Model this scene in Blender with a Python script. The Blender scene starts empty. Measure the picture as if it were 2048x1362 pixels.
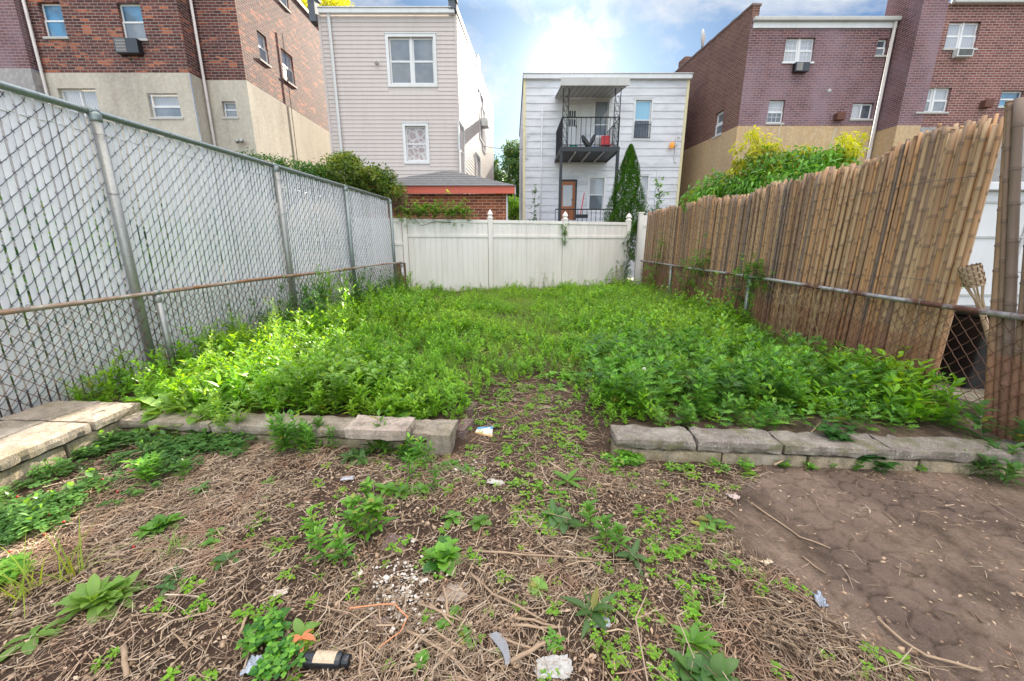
import bpy, math, random
import numpy as np
random.seed(7); rng = np.random.default_rng(11)
S = bpy.context.scene; COL = S.collection
# ---------------------------------------------------------------- survey of the photograph (2048 x 1362): camera 1.65 m above the yard
F = 775.0; TH = math.radians(13.7); CS, SN = math.cos(TH), math.sin(TH); H = 1.65
def ray(px, py):
    v = (681-py)/F
    return np.array([(px-1024)/F, CS+v*SN, v*CS-SN])
def G(px, py, z=0.0):
    d = ray(px, py); t = (z-H)/d[2]; return d[0]*t, d[1]*t
def AtY(px, py, Y):
    d = ray(px, py); t = Y/d[1]; return d[0]*t, H+d[2]*t
# ---------------------------------------------------------------- noise
def _h(ix, iy, s):
    n = (ix*374761393 + iy*668265263 + s*974711) & 0x7fffffff
    n = ((n ^ (n >> 13))*1274126177) & 0x7fffffff
    return ((n ^ (n >> 16)) & 0xffff)/65535.0
def vnoise(x, y, s=0):
    x = np.asarray(x, float); y = np.asarray(y, float)
    ix = np.floor(x).astype(np.int64); iy = np.floor(y).astype(np.int64)
    fx = x-ix; fy = y-iy; fx = fx*fx*(3-2*fx); fy = fy*fy*(3-2*fy)
    a = _h(ix, iy, s); b = _h(ix+1, iy, s); c = _h(ix, iy+1, s); d = _h(ix+1, iy+1, s)
    return (a*(1-fx)+b*fx)*(1-fy)+(c*(1-fx)+d*fx)*fy
def fbm(x, y, o=4, s=0):
    x = np.asarray(x, float); y = np.asarray(y, float); r = 0; a = .5; t = 0
    for k in range(o):
        r = r+a*vnoise(x*2**k+k*17.3, y*2**k+k*9.1, s+k); t += a; a *= .5
    return r/t
def sstep(a, b, x):
    t = np.clip((np.asarray(x, float)-a)/(b-a), 0, 1); return t*t*(3-2*t)
# ---------------------------------------------------------------- objects
WL = {}
def _reg(o, parent, wl):
    COL.objects.link(o); WL[o.name] = tuple(wl)
    if parent is not None:
        o.parent = parent; p = WL[parent.name]; o.location = (wl[0]-p[0], wl[1]-p[1], wl[2]-p[2])
    else: o.location = wl
def tag(o, label=None, cat=None, group=None, kind=None):
    if label: o['label'] = label
    if cat: o['category'] = cat
    if group: o['group'] = group
    if kind: o['kind'] = kind
    return o
def thing(name, label, cat, loc=(0, 0, 0), group=None):
    o = bpy.data.objects.new(name, None); o.empty_display_size = .2; _reg(o, None, loc)
    return tag(o, label, cat, group)
def place(name, me, mat, parent=None, origin=None):
    n = len(me.vertices); a = np.empty(n*3, np.float32); me.vertices.foreach_get('co', a); a = a.reshape(-1, 3)
    if origin is None:
        mn = a.min(0); mx = a.max(0); origin = ((mn[0]+mx[0])/2, (mn[1]+mx[1])/2, mn[2])
    a -= np.array(origin, np.float32); me.vertices.foreach_set('co', a.ravel()); me.update()
    for m in (mat if isinstance(mat, (list, tuple)) else [mat]): me.materials.append(m)
    o = bpy.data.objects.new(name, me); _reg(o, parent, tuple(float(c) for c in origin)); return o
def copy_tree(o, parent=None):
    c = o.copy(); COL.objects.link(c); WL[c.name] = WL[o.name]
    if parent: c.parent = parent
    for ch in list(o.children): copy_tree(ch, c)
    return c
def npmesh(name, V, Q, C=None, smooth=False):
    me = bpy.data.meshes.new(name); V = np.asarray(V, np.float32); Q = np.asarray(Q, np.int32)
    k = Q.shape[1]
    me.vertices.add(len(V)); me.vertices.foreach_set('co', V.ravel())
    me.loops.add(Q.size); me.loops.foreach_set('vertex_index', Q.ravel())
    me.polygons.add(len(Q)); me.polygons.foreach_set('loop_start', np.arange(0, Q.size, k, dtype=np.int32))
    if smooth: me.polygons.foreach_set('use_smooth', np.ones(len(Q), bool))
    me.update(calc_edges=True)
    if C is not None:
        at = me.color_attributes.new('Col', 'FLOAT_COLOR', 'POINT')
        c4 = np.ones((len(V), 4), np.float32); c4[:, :3] = C; at.data.foreach_set('color', c4.ravel())
    return me
class MB:
    def __init__(s): s.V = []; s.F = []
    def add(s, V, Fc):
        b = len(s.V); s.V += [tuple(map(float, v)) for v in V]; s.F += [tuple(b+i for i in f) for f in Fc]; return s
    def quad(s, *p): return s.add(p, [tuple(range(len(p)))])
    def box(s, a, b):
        x0, y0, z0 = a; x1, y1, z1 = b
        return s.add([(x0,y0,z0),(x1,y0,z0),(x1,y1,z0),(x0,y1,z0),(x0,y0,z1),(x1,y0,z1),(x1,y1,z1),(x0,y1,z1)],
                     [(3,2,1,0),(4,5,6,7),(0,1,5,4),(1,2,6,5),(2,3,7,6),(3,0,4,7)])
    def fbox(s, fr, u0, u1, n0, n1, z0, z1):
        P = [fr(u0,n1,z0),fr(u1,n1,z0),fr(u1,n0,z0),fr(u0,n0,z0),fr(u0,n1,z1),fr(u1,n1,z1),fr(u1,n0,z1),fr(u0,n0,z1)]
        return s.add(P, [(3,2,1,0),(4,5,6,7),(0,1,5,4),(1,2,6,5),(2,3,7,6),(3,0,4,7)])
    def tube(s, pts, r, k=8, cap=True):
        pts = [np.array(p, float) for p in pts]; n = len(pts); rr = r if isinstance(r, (list, tuple)) else [r]*n
        rings = []; up = None
        for i in range(n):
            d = pts[min(i+1, n-1)]-pts[max(i-1, 0)]; d = d/(np.linalg.norm(d)+1e-9)
            if up is None: up = np.array([0, 0, 1.]) if abs(d[2]) < .9 else np.array([1., 0, 0])
            a = np.cross(d, up); a /= np.linalg.norm(a)+1e-9; b = np.cross(a, d); up = b
            rings.append([pts[i]+rr[i]*(math.cos(2*math.pi*j/k)*a+math.sin(2*math.pi*j/k)*b) for j in range(k)])
        V = [p for R in rings for p in R]; Fc = []
        for i in range(n-1):
            for j in range(k):
                j2 = (j+1) % k; Fc.append((i*k+j, i*k+j2, (i+1)*k+j2, (i+1)*k+j))
        if cap: Fc.append(tuple(range(k-1, -1, -1))); Fc.append(tuple((n-1)*k+j for j in range(k)))
        return s.add(V, Fc)
    def lathe(s, prof, c=(0, 0, 0), k=16, M=None):
        V = []
        for r, z in prof:
            for j in range(k):
                a = 2*math.pi*j/k; p = np.array([r*math.cos(a), r*math.sin(a), z])
                if M is not None: p = M @ p
                V.append(p+np.array(c))
        Fc = [(i*k+j, i*k+(j+1) % k, (i+1)*k+(j+1) % k, (i+1)*k+j) for i in range(len(prof)-1) for j in range(k)]
        Fc += [tuple(range(k-1, -1, -1)), tuple((len(prof)-1)*k+j for j in range(k))]
        return s.add(V, Fc)
    def build(s, name, mat, parent=None, smooth=False, bevel=0, origin=None):
        me = bpy.data.meshes.new(name); me.from_pydata(s.V, [], s.F); me.update()
        if smooth: me.polygons.foreach_set('use_smooth', [True]*len(me.polygons))
        o = place(name, me, mat, parent, origin)
        if bevel:
            m = o.modifiers.new('b', 'BEVEL'); m.width = bevel; m.segments = 2; m.limit_method = 'ANGLE'
        return o
def frame(o, u, n):
    o = np.array(o, float); u = np.array(u, float); u /= np.linalg.norm(u); n = np.array(n, float); n /= np.linalg.norm(n)
    def fr(a, b, z): return o+u*a+n*b+np.array([0, 0, z])
    fr.o, fr.u, fr.n = o, u, n; return fr
def onplane(fr, px, py):
    d = ray(px, py); t = np.dot(fr.o-np.array([0, 0, H]), fr.n)/np.dot(d, fr.n)
    p = np.array([0, 0, H])+d*t; return float(np.dot(p-fr.o, fr.u)), float(p[2])
def rect(fr, xl, xr, yt, yb):
    ym = (yt+yb)/2; a = onplane(fr, xl, ym)[0]; b = onplane(fr, xr, ym)[0]
    return (min(a, b), max(a, b), onplane(fr, (xl+xr)/2, yb)[1], onplane(fr, (xl+xr)/2, yt)[1])
# ---------------------------------------------------------------- numpy tubes (one straight piece per pair of points)
def tubes(P0, P1, r0, r1=None, k=4, C=None):
    P0 = np.asarray(P0, float); P1 = np.asarray(P1, float); n = len(P0)
    r0 = np.broadcast_to(r0, n)[:, None]; r1 = r0 if r1 is None else np.broadcast_to(r1, n)[:, None]
    d = P1-P0; d /= np.linalg.norm(d, axis=1)[:, None]+1e-9
    up = np.where(np.abs(d[:, 2:3]) < .9, np.array([[0, 0, 1.]]), np.array([[1., 0, 0]]))
    a = np.cross(d, up); a /= np.linalg.norm(a, axis=1)[:, None]+1e-9; b = np.cross(a, d)
    V = np.empty((n, 2*k, 3))
    for j in range(k):
        c, s_ = math.cos(2*math.pi*j/k), math.sin(2*math.pi*j/k)
        V[:, j] = P0+r0*(c*a+s_*b); V[:, k+j] = P1+r1*(c*a+s_*b)
    q = np.array([(j, (j+1) % k, k+(j+1) % k, k+j) for j in range(k)])
    Q = (np.arange(n)*2*k)[:, None, None]+q[None]
    CC = None if C is None else np.repeat(np.asarray(C, float), 2*k, axis=0)
    return V.reshape(-1, 3), Q.reshape(-1, 4), CC
def join(parts):
    V = []; Q = []; C = []; b = 0
    for v, q, c in parts:
        V.append(v); Q.append(q+b); C.append(c); b += len(v)
    return np.concatenate(V), np.concatenate(Q), (np.concatenate(C) if C[0] is not None else None)
# ---------------------------------------------------------------- materials
def mat(name):
    m = bpy.data.materials.new(name); m.use_nodes = True; nt = m.node_tree; nt.nodes.clear()
    out = nt.nodes.new('ShaderNodeOutputMaterial'); b = nt.nodes.new('ShaderNodeBsdfPrincipled')
    nt.links.new(b.outputs[0], out.inputs[0]); return m, nt, b, out
class N:
    def __init__(s, nt): s.nt = nt
    def new(s, t, **k):
        n = s.nt.nodes.new(t)
        for a, v in k.items(): setattr(n, a, v)
        return n
    def set(s, sock, v):
        if isinstance(v, bpy.types.NodeSocket): s.nt.links.new(v, sock)
        elif v is not None:
            if sock.type == 'RGBA' and len(v) == 3: v = (*v, 1)
            sock.default_value = v
    def coord(s, kind='Object'):
        if kind == 'World': return s.new('ShaderNodeNewGeometry').outputs['Position']
        return s.new('ShaderNodeTexCoord').outputs[kind]
    def mapping(s, vec, scale=(1, 1, 1), loc=(0, 0, 0)):
        n = s.new('ShaderNodeMapping'); s.set(n.inputs['Vector'], vec); n.inputs['Scale'].default_value = scale; n.inputs['Location'].default_value = loc; return n.outputs[0]
    def noise(s, vec, scale=5, detail=4, rough=.55, dist=0, col=False):
        n = s.new('ShaderNodeTexNoise'); s.set(n.inputs['Vector'], vec); n.inputs['Scale'].default_value = scale
        n.inputs['Detail'].default_value = detail; n.inputs['Roughness'].default_value = rough; n.inputs['Distortion'].default_value = dist
        return n.outputs['Color' if col else 'Fac']
    def ramp(s, f, a, b, c0=(0, 0, 0), c1=(1, 1, 1)):
        n = s.new('ShaderNodeValToRGB'); s.set(n.inputs[0], f); e = n.color_ramp.elements
        e[0].position = a; e[1].position = b; e[0].color = (*c0, 1); e[1].color = (*c1, 1); return n.outputs[0]
    def mix(s, f, a, b, mode='MIX'):
        n = s.new('ShaderNodeMix', data_type='RGBA', blend_type=mode); s.set(n.inputs[0], f); s.set(n.inputs[6], a); s.set(n.inputs[7], b); return n.outputs[2]
    def math(s, op, a, b=None, c=None):
        n = s.new('ShaderNodeMath', operation=op); s.set(n.inputs[0], a)
        if b is not None: s.set(n.inputs[1], b)
        if c is not None: s.set(n.inputs[2], c)
        return n.outputs[0]
    def vmath(s, op, a, b=None):
        n = s.new('ShaderNodeVectorMath', operation=op); s.set(n.inputs[0], a)
        if b is not None: s.set(n.inputs[1], b)
        return n
    def bump(s, h, strength=.3, dist=.01):
        n = s.new('ShaderNodeBump'); s.set(n.inputs['Height'], h); n.inputs['Strength'].default_value = strength; n.inputs['Distance'].default_value = dist; return n.outputs[0]
    def attr(s, name='Col'):
        a = s.new('ShaderNodeAttribute', attribute_name=name); sp = s.new('ShaderNodeSeparateColor'); s.set(sp.inputs[0], a.outputs['Color']); return sp.outputs
def plain(name, col, rough=.6, metal=0, var=.12, scale=6, bump=.0, spec=.4, dirt=None, dscale=2.0, damt=.5, bscale=60):
    m, nt, b, out = mat(name); n = N(nt); P = n.coord('World')
    f = n.noise(P, scale, 5); c = n.mix(f, tuple(max(0, x*(1-var)) for x in col), tuple(min(1, x*(1+var)) for x in col))
    if dirt:
        d = n.ramp(n.noise(P, dscale, 6, .65), .5, .72); c = n.mix(n.math('MULTIPLY', d, damt), c, dirt)
    n.set(b.inputs['Base Color'], c); n.set(b.inputs['Roughness'], rough); b.inputs['Metallic'].default_value = metal
    b.inputs['Specular IOR Level'].default_value = spec
    if bump: n.set(b.inputs['Normal'], n.bump(n.noise(P, bscale, 4, .6), bump, .01))
    return m
def boxcoord(n):   # horizontal run and height of an upright wall
    P = n.coord('World'); g = n.new('ShaderNodeNewGeometry').outputs['True Normal']
    sp = n.new('ShaderNodeSeparateXYZ'); n.set(sp.inputs[0], P); sn = n.new('ShaderNodeSeparateXYZ'); n.set(sn.inputs[0], g)
    f = n.math('GREATER_THAN', n.math('ABSOLUTE', sn.outputs[0]), .6)
    u = n.math('ADD', n.math('MULTIPLY', sp.outputs[1], f), n.math('MULTIPLY', sp.outputs[0], n.math('SUBTRACT', 1.0, f)))
    cb = n.new('ShaderNodeCombineXYZ'); n.set(cb.inputs[0], u); n.set(cb.inputs[1], sp.outputs[2]); return cb.outputs[0], P
def brick(name, c1, c2, mortar, bloom=None, bloom_amt=0, ht=.088, wd=.27, blotch=None, bias=0.0):
    m, nt, b, out = mat(name); n = N(nt); uv, P = boxcoord(n)
    t = n.new('ShaderNodeTexBrick'); n.set(t.inputs['Vector'], uv); t.inputs['Scale'].default_value = 1
    t.inputs['Brick Width'].default_value = wd; t.inputs['Row Height'].default_value = ht; t.inputs['Mortar Size'].default_value = .011
    t.inputs['Mortar Smooth'].default_value = .3; t.inputs['Bias'].default_value = bias
    n.set(t.inputs['Color1'], c1); n.set(t.inputs['Color2'], c2); n.set(t.inputs['Mortar'], mortar)
    c = t.outputs['Color']
    if blotch:
        bl = n.mapping(uv, (1.1, 3.2, 1)); w = n.new('ShaderNodeTexWhiteNoise', noise_dimensions='2D')
        sn = n.vmath('SNAP', uv, (wd, ht, 1)).outputs[0]; n.set(w.inputs['Vector'], sn)
        k = n.math('MULTIPLY_ADD', w.outputs['Value'], .3, n.noise(bl, 1.0, 3))
        k = n.ramp(k, .755, .8); k = n.math('MULTIPLY', k, n.math('SUBTRACT', 1.0, t.outputs['Fac'])); c = n.mix(k, c, blotch)
    v = n.noise(P, 1.4, 6, .6); c = n.mix(n.ramp(v, .35, .75), c, n.mix(.35, c, (.06, .035, .04)))
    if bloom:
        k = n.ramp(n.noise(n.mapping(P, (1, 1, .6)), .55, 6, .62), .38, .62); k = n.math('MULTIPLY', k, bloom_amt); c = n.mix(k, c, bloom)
    n.set(b.inputs['Base Color'], c); b.inputs['Roughness'].default_value = .85; b.inputs['Specular IOR Level'].default_value = .2
    n.set(b.inputs['Normal'], n.bump(n.math('SUBTRACT', 1.0, t.outputs['Fac']), .5, .012)); return m
def stucco(name, col, stain, amt=.5):
    m, nt, b, out = mat(name); n = N(nt); P = n.coord('World')
    k = n.ramp(n.noise(n.mapping(P, (1, 1, .35)), .9, 8, .68), .42, .72); c = n.mix(n.math('MULTIPLY', k, amt), col, stain)
    c = n.mix(n.ramp(n.noise(P, 9, 6, .7), .45, .8), c, n.mix(.25, c, (.9, .86, .78)))
    k2 = n.ramp(n.noise(n.mapping(P, (6, 6, .5)), 1, 5, .6), .56, .74); c = n.mix(n.math('MULTIPLY', k2, .35), c, stain)
    n.set(b.inputs['Base Color'], c); b.inputs['Roughness'].default_value = .9; b.inputs['Specular IOR Level'].default_value = .15
    n.set(b.inputs['Normal'], n.bump(n.noise(P, 25, 5), .35, .02)); return m
def paint(name, col, dirt, amt=.5, rough=.5, streak=(3, 3, .35)):
    m, nt, b, out = mat(name); n = N(nt); P = n.coord('World')
    k = n.ramp(n.noise(n.mapping(P, streak), 1.2, 8, .7), .46, .72); c = n.mix(n.math('MULTIPLY', k, amt), col, dirt)
    k = n.ramp(n.noise(P, .45, 4), .4, .75); c = n.mix(n.math('MULTIPLY', k, amt*.5), c, dirt)
    n.set(b.inputs['Base Color'], c); n.set(b.inputs['Roughness'], rough); b.inputs['Specular IOR Level'].default_value = .35
    n.set(b.inputs['Normal'], n.bump(n.noise(P, 40, 3), .08, .01)); return m
def leafmat(name, c1, c2, c3=None, stem=(.12, .16, .04), transl=.48, rough=.45, pscale=1.2):
    m, nt, b, out = mat(name); n = N(nt); r, g, bl = n.attr()[:3]; P = n.coord('World')
    c = n.mix(r, c1, c2)
    if c3: c = n.mix(n.math('MULTIPLY', n.ramp(n.noise(P, pscale, 4), .5, .7), .6), c, c3)
    k = n.math('MULTIPLY_ADD', g, .7, .62); kk = n.new('ShaderNodeCombineXYZ')
    for i in range(3): n.set(kk.inputs[i], k)
    c = n.mix(n.ramp(r, .972, .985), c, (.36, .34, .07)); sp_ = n.ramp(n.noise(P, 55, 3, .6), .66, .72); c = n.mix(n.math('MULTIPLY', sp_, .5), c, (.2, .2, .05))
    c = n.mix(1.0, c, kk.outputs[0], 'MULTIPLY'); c = n.mix(bl, c, stem)
    n.set(b.inputs['Base Color'], c); b.inputs['Roughness'].default_value = rough; b.inputs['Specular IOR Level'].default_value = .4
    t = n.new('ShaderNodeBsdfTranslucent'); n.set(t.inputs[0], n.mix(1.0, c, (1.6, 1.35, .4), 'MULTIPLY'))
    mx = n.new('ShaderNodeMixShader'); mx.inputs[0].default_value = transl
    nt.links.new(b.outputs[0], mx.inputs[1]); nt.links.new(t.outputs[0], mx.inputs[2]); nt.links.new(mx.outputs[0], out.inputs[0]); return m
def glassmat(name, col, rough=.04, fold=0, col2=None, pat=None):
    m, nt, b, out = mat(name); n = N(nt); P = n.coord('World'); c = col
    if fold:
        w = n.new('ShaderNodeTexWave', bands_direction='X'); n.set(w.inputs['Vector'], P); w.inputs['Scale'].default_value = fold; w.inputs['Distortion'].default_value = 1.5
        c = n.mix(w.outputs[1], col, col2)
    elif col2: c = n.mix(n.ramp(n.noise(P, 1.3, 4), .4, .6), col, col2)
    if pat:
        v = n.new('ShaderNodeTexVoronoi', feature='DISTANCE_TO_EDGE'); n.set(v.inputs['Vector'], P); v.inputs['Scale'].default_value = 4.5
        c = n.mix(n.ramp(v.outputs[0], .03, .12), pat, col)
    n.set(b.inputs['Base Color'], c); b.inputs['Roughness'].default_value = .5; b.inputs['Specular IOR Level'].default_value = .5
    b.inputs['Coat Weight'].default_value = .8; b.inputs['Coat Roughness'].default_value = rough; b.inputs['Coat IOR'].default_value = 1.5
    n.set(b.inputs['Coat Normal'], n.bump(n.noise(P, .9, 2), .25, .05)); return m
def pipemat(name, base, rust, lo, hi, sc=1.5, metal=.55):
    m, nt, b, out = mat(name); n = N(nt); P = n.coord('World')
    k = n.ramp(n.noise(P, sc, 6, .65), lo, hi); k2 = n.ramp(n.noise(P, 35, 5, .7), .35, .65)
    c = n.mix(k, n.mix(k2, base, tuple(x*.78 for x in base)), n.mix(k2, rust, tuple(x*.45 for x in rust)))
    n.set(b.inputs['Base Color'], c); n.set(b.inputs['Metallic'], n.math('MULTIPLY', n.math('SUBTRACT', 1.0, k), metal)); n.set(b.inputs['Roughness'], n.mix(k, (.42,)*3, (.85,)*3))
    n.set(b.inputs['Normal'], n.bump(k2, .25, .002)); return m
M = {}
M['brick_red'] = brick('brick_red', (.065, .024, .022), (.17, .055, .042), (.27, .235, .215), blotch=(.38, .12, .06))
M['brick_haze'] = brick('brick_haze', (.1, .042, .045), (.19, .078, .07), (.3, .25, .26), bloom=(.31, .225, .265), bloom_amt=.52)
M['brick_rust'] = brick('brick_rust', (.14, .05, .042), (.24, .092, .075), (.38, .32, .3))
M['brick_side'] = brick('brick_side', (.13, .05, .036), (.2, .088, .062), (.27, .22, .19))
M['brick_garage'] = brick('brick_garage', (.15, .045, .028), (.4, .13, .06), (.55, .34, .22), ht=.105, wd=.32)
M['stucco_cream'] = stucco('stucco_cream', (.46, .415, .345), (.27, .235, .2), .7)
M['stucco_tan'] = stucco('stucco_tan', (.47, .32, .17), (.32, .25, .18), .6)
M['stucco_gray'] = stucco('stucco_gray', (.3, .28, .28), (.22, .21, .21), .5)
M['siding_beige'] = paint('siding_beige', (.53, .465, .44), (.42, .37, .35), .45)
M['siding_white'] = paint('siding_white', (.66, .66, .69), (.38, .37, .4), .7, streak=(.7, .7, 2.5))
M['trim_white'] = paint('trim_white', (.66, .66, .67), (.48, .46, .43), .4)
M['trim_gray'] = paint('trim_gray', (.46, .45, .43), (.3, .29, .28), .5)
M['vinyl'] = paint('vinyl', (.8, .74, .68), (.48, .44, .38), .45, .4)
M['vinyl2'] = paint('vinyl2', (.8, .8, .82), (.62, .61, .62), .3, .4)
M['pipe_gray'] = plain('pipe_gray', (.52, .48, .46), .5, dirt=(.3, .26, .23))
M['sillstone'] = plain('sillstone', (.42, .4, .38), .85, bump=.3)
M['glass_blue'] = glassmat('glass_blue', (.05, .2, .36), col2=(.02, .07, .12))
M['glass_dark'] = glassmat('glass_dark', (.03, .04, .055), col2=(.09, .1, .12))
M['glass_gray'] = glassmat('glass_gray', (.19, .21, .235), col2=(.12, .14, .16))
M['glass_curtain'] = glassmat('glass_curtain', (.45, .45, .47), fold=5, col2=(.26, .27, .3))
M['glass_lace'] = glassmat('glass_lace', (.3, .22, .2), pat=(.5, .46, .45))
M['glass_shade'] = glassmat('glass_shade', (.22, .42, .55))
M['galv'] = pipemat('galv', (.36, .36, .34), (.3, .2, .13), .62, .75, 2.5)
M['galv_dark'] = pipemat('galv_dark', (.26, .3, .29), (.25, .2, .15), .62, .8, 2.5)
M['rust_pipe'] = pipemat('rust_pipe', (.5, .44, .38), (.36, .17, .08), .42, .56, 1.1)
M['rust_pipe_dark'] = pipemat('rust_pipe_dark', (.48, .47, .46), (.17, .07, .045), .5, .56, .9)
M['wire'] = plain('wire', (.05, .06, .085), .45, .3, var=.3, scale=20)
M['wire_rust'] = plain('wire_rust', (.17, .085, .055), .8, .1, var=.45, scale=9)
M['black_metal'] = plain('black_metal', (.03, .032, .036), .5, .3)
M['black_plastic'] = plain('black_plastic', (.012, .014, .018), .28, 0, spec=.6)
M['ac_white'] = plain('ac_white', (.55, .55, .53), .5, dirt=(.3, .27, .24))
M['shingle'] = plain('shingle', (.17, .165, .165), .9, var=.4, scale=14, bump=.6, dirt=(.28, .26, .24), dscale=5)
M['roof_tar'] = plain('roof_tar', (.08, .08, .085), .9)
M['fascia_red'] = paint('fascia_red', (.6, .12, .07), (.35, .1, .07), .4)
M['door_wood'] = plain('door_wood', (.33, .1, .03), .4, var=.3, scale=8)
M['amber'] = mat('amber')[0]
_b = M['amber'].node_tree.nodes['Principled BSDF']; _b.inputs['Base Color'].default_value = (.45, .17, .03, 1); _b.inputs['Emission Color'].default_value = (1, .4, .06, 1); _b.inputs['Emission Strength'].default_value = .12
M['concrete'] = None
def concrete(name, col, dark, moss=None):
    m, nt, b, out = mat(name); n = N(nt); P = n.coord('World')
    c = n.mix(n.ramp(n.noise(P, 3.5, 8, .7), .35, .7), col, dark)
    c = n.mix(n.ramp(n.noise(P, 130, 3, .7), .35, .7), c, n.mix(.55, c, (.12, .1, .09)))
    sp = n.new('ShaderNodeSeparateXYZ'); n.set(sp.inputs[0], P); st = n.ramp(n.noise(n.mapping(P, (5, 5, 2)), 2.2, 7, .7), .47, .62); c = n.mix(n.math('MULTIPLY', st, .55), c, (.1, .08, .06))
    st = n.ramp(n.noise(P, 1.7, 5, .6), .55, .68); c = n.mix(n.math('MULTIPLY', st, .35), c, (.5, .46, .4))
    c = n.mix(n.ramp(n.noise(P, 90, 2), .62, .7), c, n.mix(.5, c, (.75, .7, .62)))
    if moss: c = n.mix(n.math('MULTIPLY', n.ramp(n.noise(P, 5, 6, .7), .5, .66), .7), c, moss)
    n.set(b.inputs['Base Color'], c); b.inputs['Roughness'].default_value = .92; b.inputs['Specular IOR Level'].default_value = .2
    n.set(b.inputs['Normal'], n.bump(n.math('ADD', n.noise(P, 110, 4, .7), n.math('MULTIPLY', n.noise(P, 18, 4), 1.5)), .55, .012)); return m
M['concrete'] = concrete('concrete', (.46, .39, .3), (.26, .21, .165), moss=(.2, .17, .1))
M['concrete_dark'] = concrete('concrete_dark', (.36, .31, .26), (.15, .125, .105), moss=(.13, .125, .05))
M['concrete_face'] = concrete('concrete_face', (.52, .41, .26), (.27, .22, .15), moss=(.17, .15, .07))
M['slab_pale'] = concrete('slab_pale', (.55, .45, .36), (.42, .33, .26))
M['stone_red'] = concrete('stone_red', (.2, .115, .1), (.14, .09, .08))
# ================================================================ leaves and plants
def leaf(L, W, n=4, fold=.25, bend=.5, shape='lance', serr=0.0, twist=0.0):
    """a leaf along +x, its face up, its spine drooping by bend"""
    t = np.linspace(0, 1, n+1)
    if shape == 'lance': w = np.sin(math.pi*np.clip(t, 0, 1)**.8)**.9
    elif shape == 'spat': w = np.sin(math.pi*t**1.5)**.75*1.0+.12*(1-t)
    elif shape == 'oval': w = np.sin(math.pi*t**.9)**.6
    elif shape == 'blade': w = (1-t)**.6*.9+.1
    w = np.maximum(w, .06 if shape != 'blade' else .03)*W/2; w[-1] = W*.02
    if serr: w = w*(1+serr*np.where(np.arange(n+1) % 2 == 0, -1, 1))
    a = bend*t; dx = np.cos(a); dz = -np.sin(a)
    x = np.concatenate([[0], np.cumsum((dx[1:]+dx[:-1])/2)])*L/n; z = np.concatenate([[0], np.cumsum((dz[1:]+dz[:-1])/2)])*L/n
    V = np.zeros((n+1, 3, 3)); V[:, 0] = np.c_[x, w, z+w*fold]; V[:, 1] = np.c_[x, 0*w, z]; V[:, 2] = np.c_[x, -w, z+w*fold]
    q = []
    for i in range(n):
        for j in range(2): q.append((i*3+j, i*3+j+1, (i+1)*3+j+1, (i+1)*3+j))
    return V.reshape(-1, 3), np.array(q)
def lobed(L, W, lobes=3, bend=.3):
    """a deeply cut leaf: spine blade and pairs of pointed lobes"""
    P = [leaf(L, W*.24, 3, .1, bend)]
    for i in range(lobes):
        t = .3+.5*i/max(1, lobes-1); l = W*.62*(1-.35*abs(t-.45)*2)
        for sgn in (-1, 1):
            v, q = leaf(l, l*.34, 2, .1, .2); a = sgn*(.95-.35*t); c, s_ = math.cos(a), math.sin(a)
            v = np.c_[v[:, 0]*c-v[:, 1]*s_, v[:, 0]*s_+v[:, 1]*c, v[:, 2]]; v += [L*t*.93, 0, -L*bend*.5*t*t+.001]; P.append((v, q))
    V = []; Q = []; b = 0
    for v, q in P: V.append(v); Q.append(q+b); b += len(v)
    return np.concatenate(V), np.concatenate(Q)
def orient(v, pitch, yaw, roll=0, at=(0, 0, 0)):
    c, s_ = math.cos(roll), math.sin(roll); v = np.c_[v[:, 0], v[:, 1]*c-v[:, 2]*s_, v[:, 1]*s_+v[:, 2]*c]
    c, s_ = math.cos(pitch), math.sin(pitch); v = np.c_[v[:, 0]*c-v[:, 2]*s_, v[:, 1], v[:, 0]*s_+v[:, 2]*c]
    c, s_ = math.cos(yaw), math.sin(yaw); v = np.c_[v[:, 0]*c-v[:, 1]*s_, v[:, 0]*s_+v[:, 1]*c, v[:, 2]]
    return v+np.array(at)
R_ = random.uniform
class PL:
    def __init__(s): s.p = []
    def leaf(s, vq, pitch, yaw, at=(0, 0, 0), roll=0, r=None):
        v = orient(vq[0], pitch, yaw, roll, at); c = np.zeros((len(v), 3)); c[:, 0] = R_(0, 1) if r is None else r; c[:, 1] = R_(.3, .7)
        if len(v) >= 15: c[1::3, 2] = .22
        s.p.append((v, vq[1], c))
    def stem(s, pts, r0, r1, k=3):
        pts = np.array(pts, float); n = len(pts)-1; rr = np.linspace(r0, r1, n+1)
        v, q, c = tubes(pts[:-1], pts[1:], rr[:-1], rr[1:], k, np.tile([[.5, .5, .85]], (n, 1))); s.p.append((v, q, c))
    def done(s): return join(s.p)
def sprig(h=.14, n=12, L=.055, W=.012, up=.5, k=3, shape='lance', st=.0012):
    p = PL(); lx, ly = R_(-.25, .25)*h, R_(-.25, .25)*h
    pos = lambda t: (lx*t*t, ly*t*t, h*t); p.stem([pos(0), pos(.5), pos(1)], st, st*.6)
    for i in range(n):
        t = .15+.85*i/n; l = L*R_(.7, 1.15)*(1.1-.55*t)
        p.leaf(leaf(l, W*R_(.8, 1.2), k, .2, R_(.2, .9), shape), up*R_(.4, 1.4)+.5*t, i*2.4+R_(-.4, .4), pos(t))
    return p.done()
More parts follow.
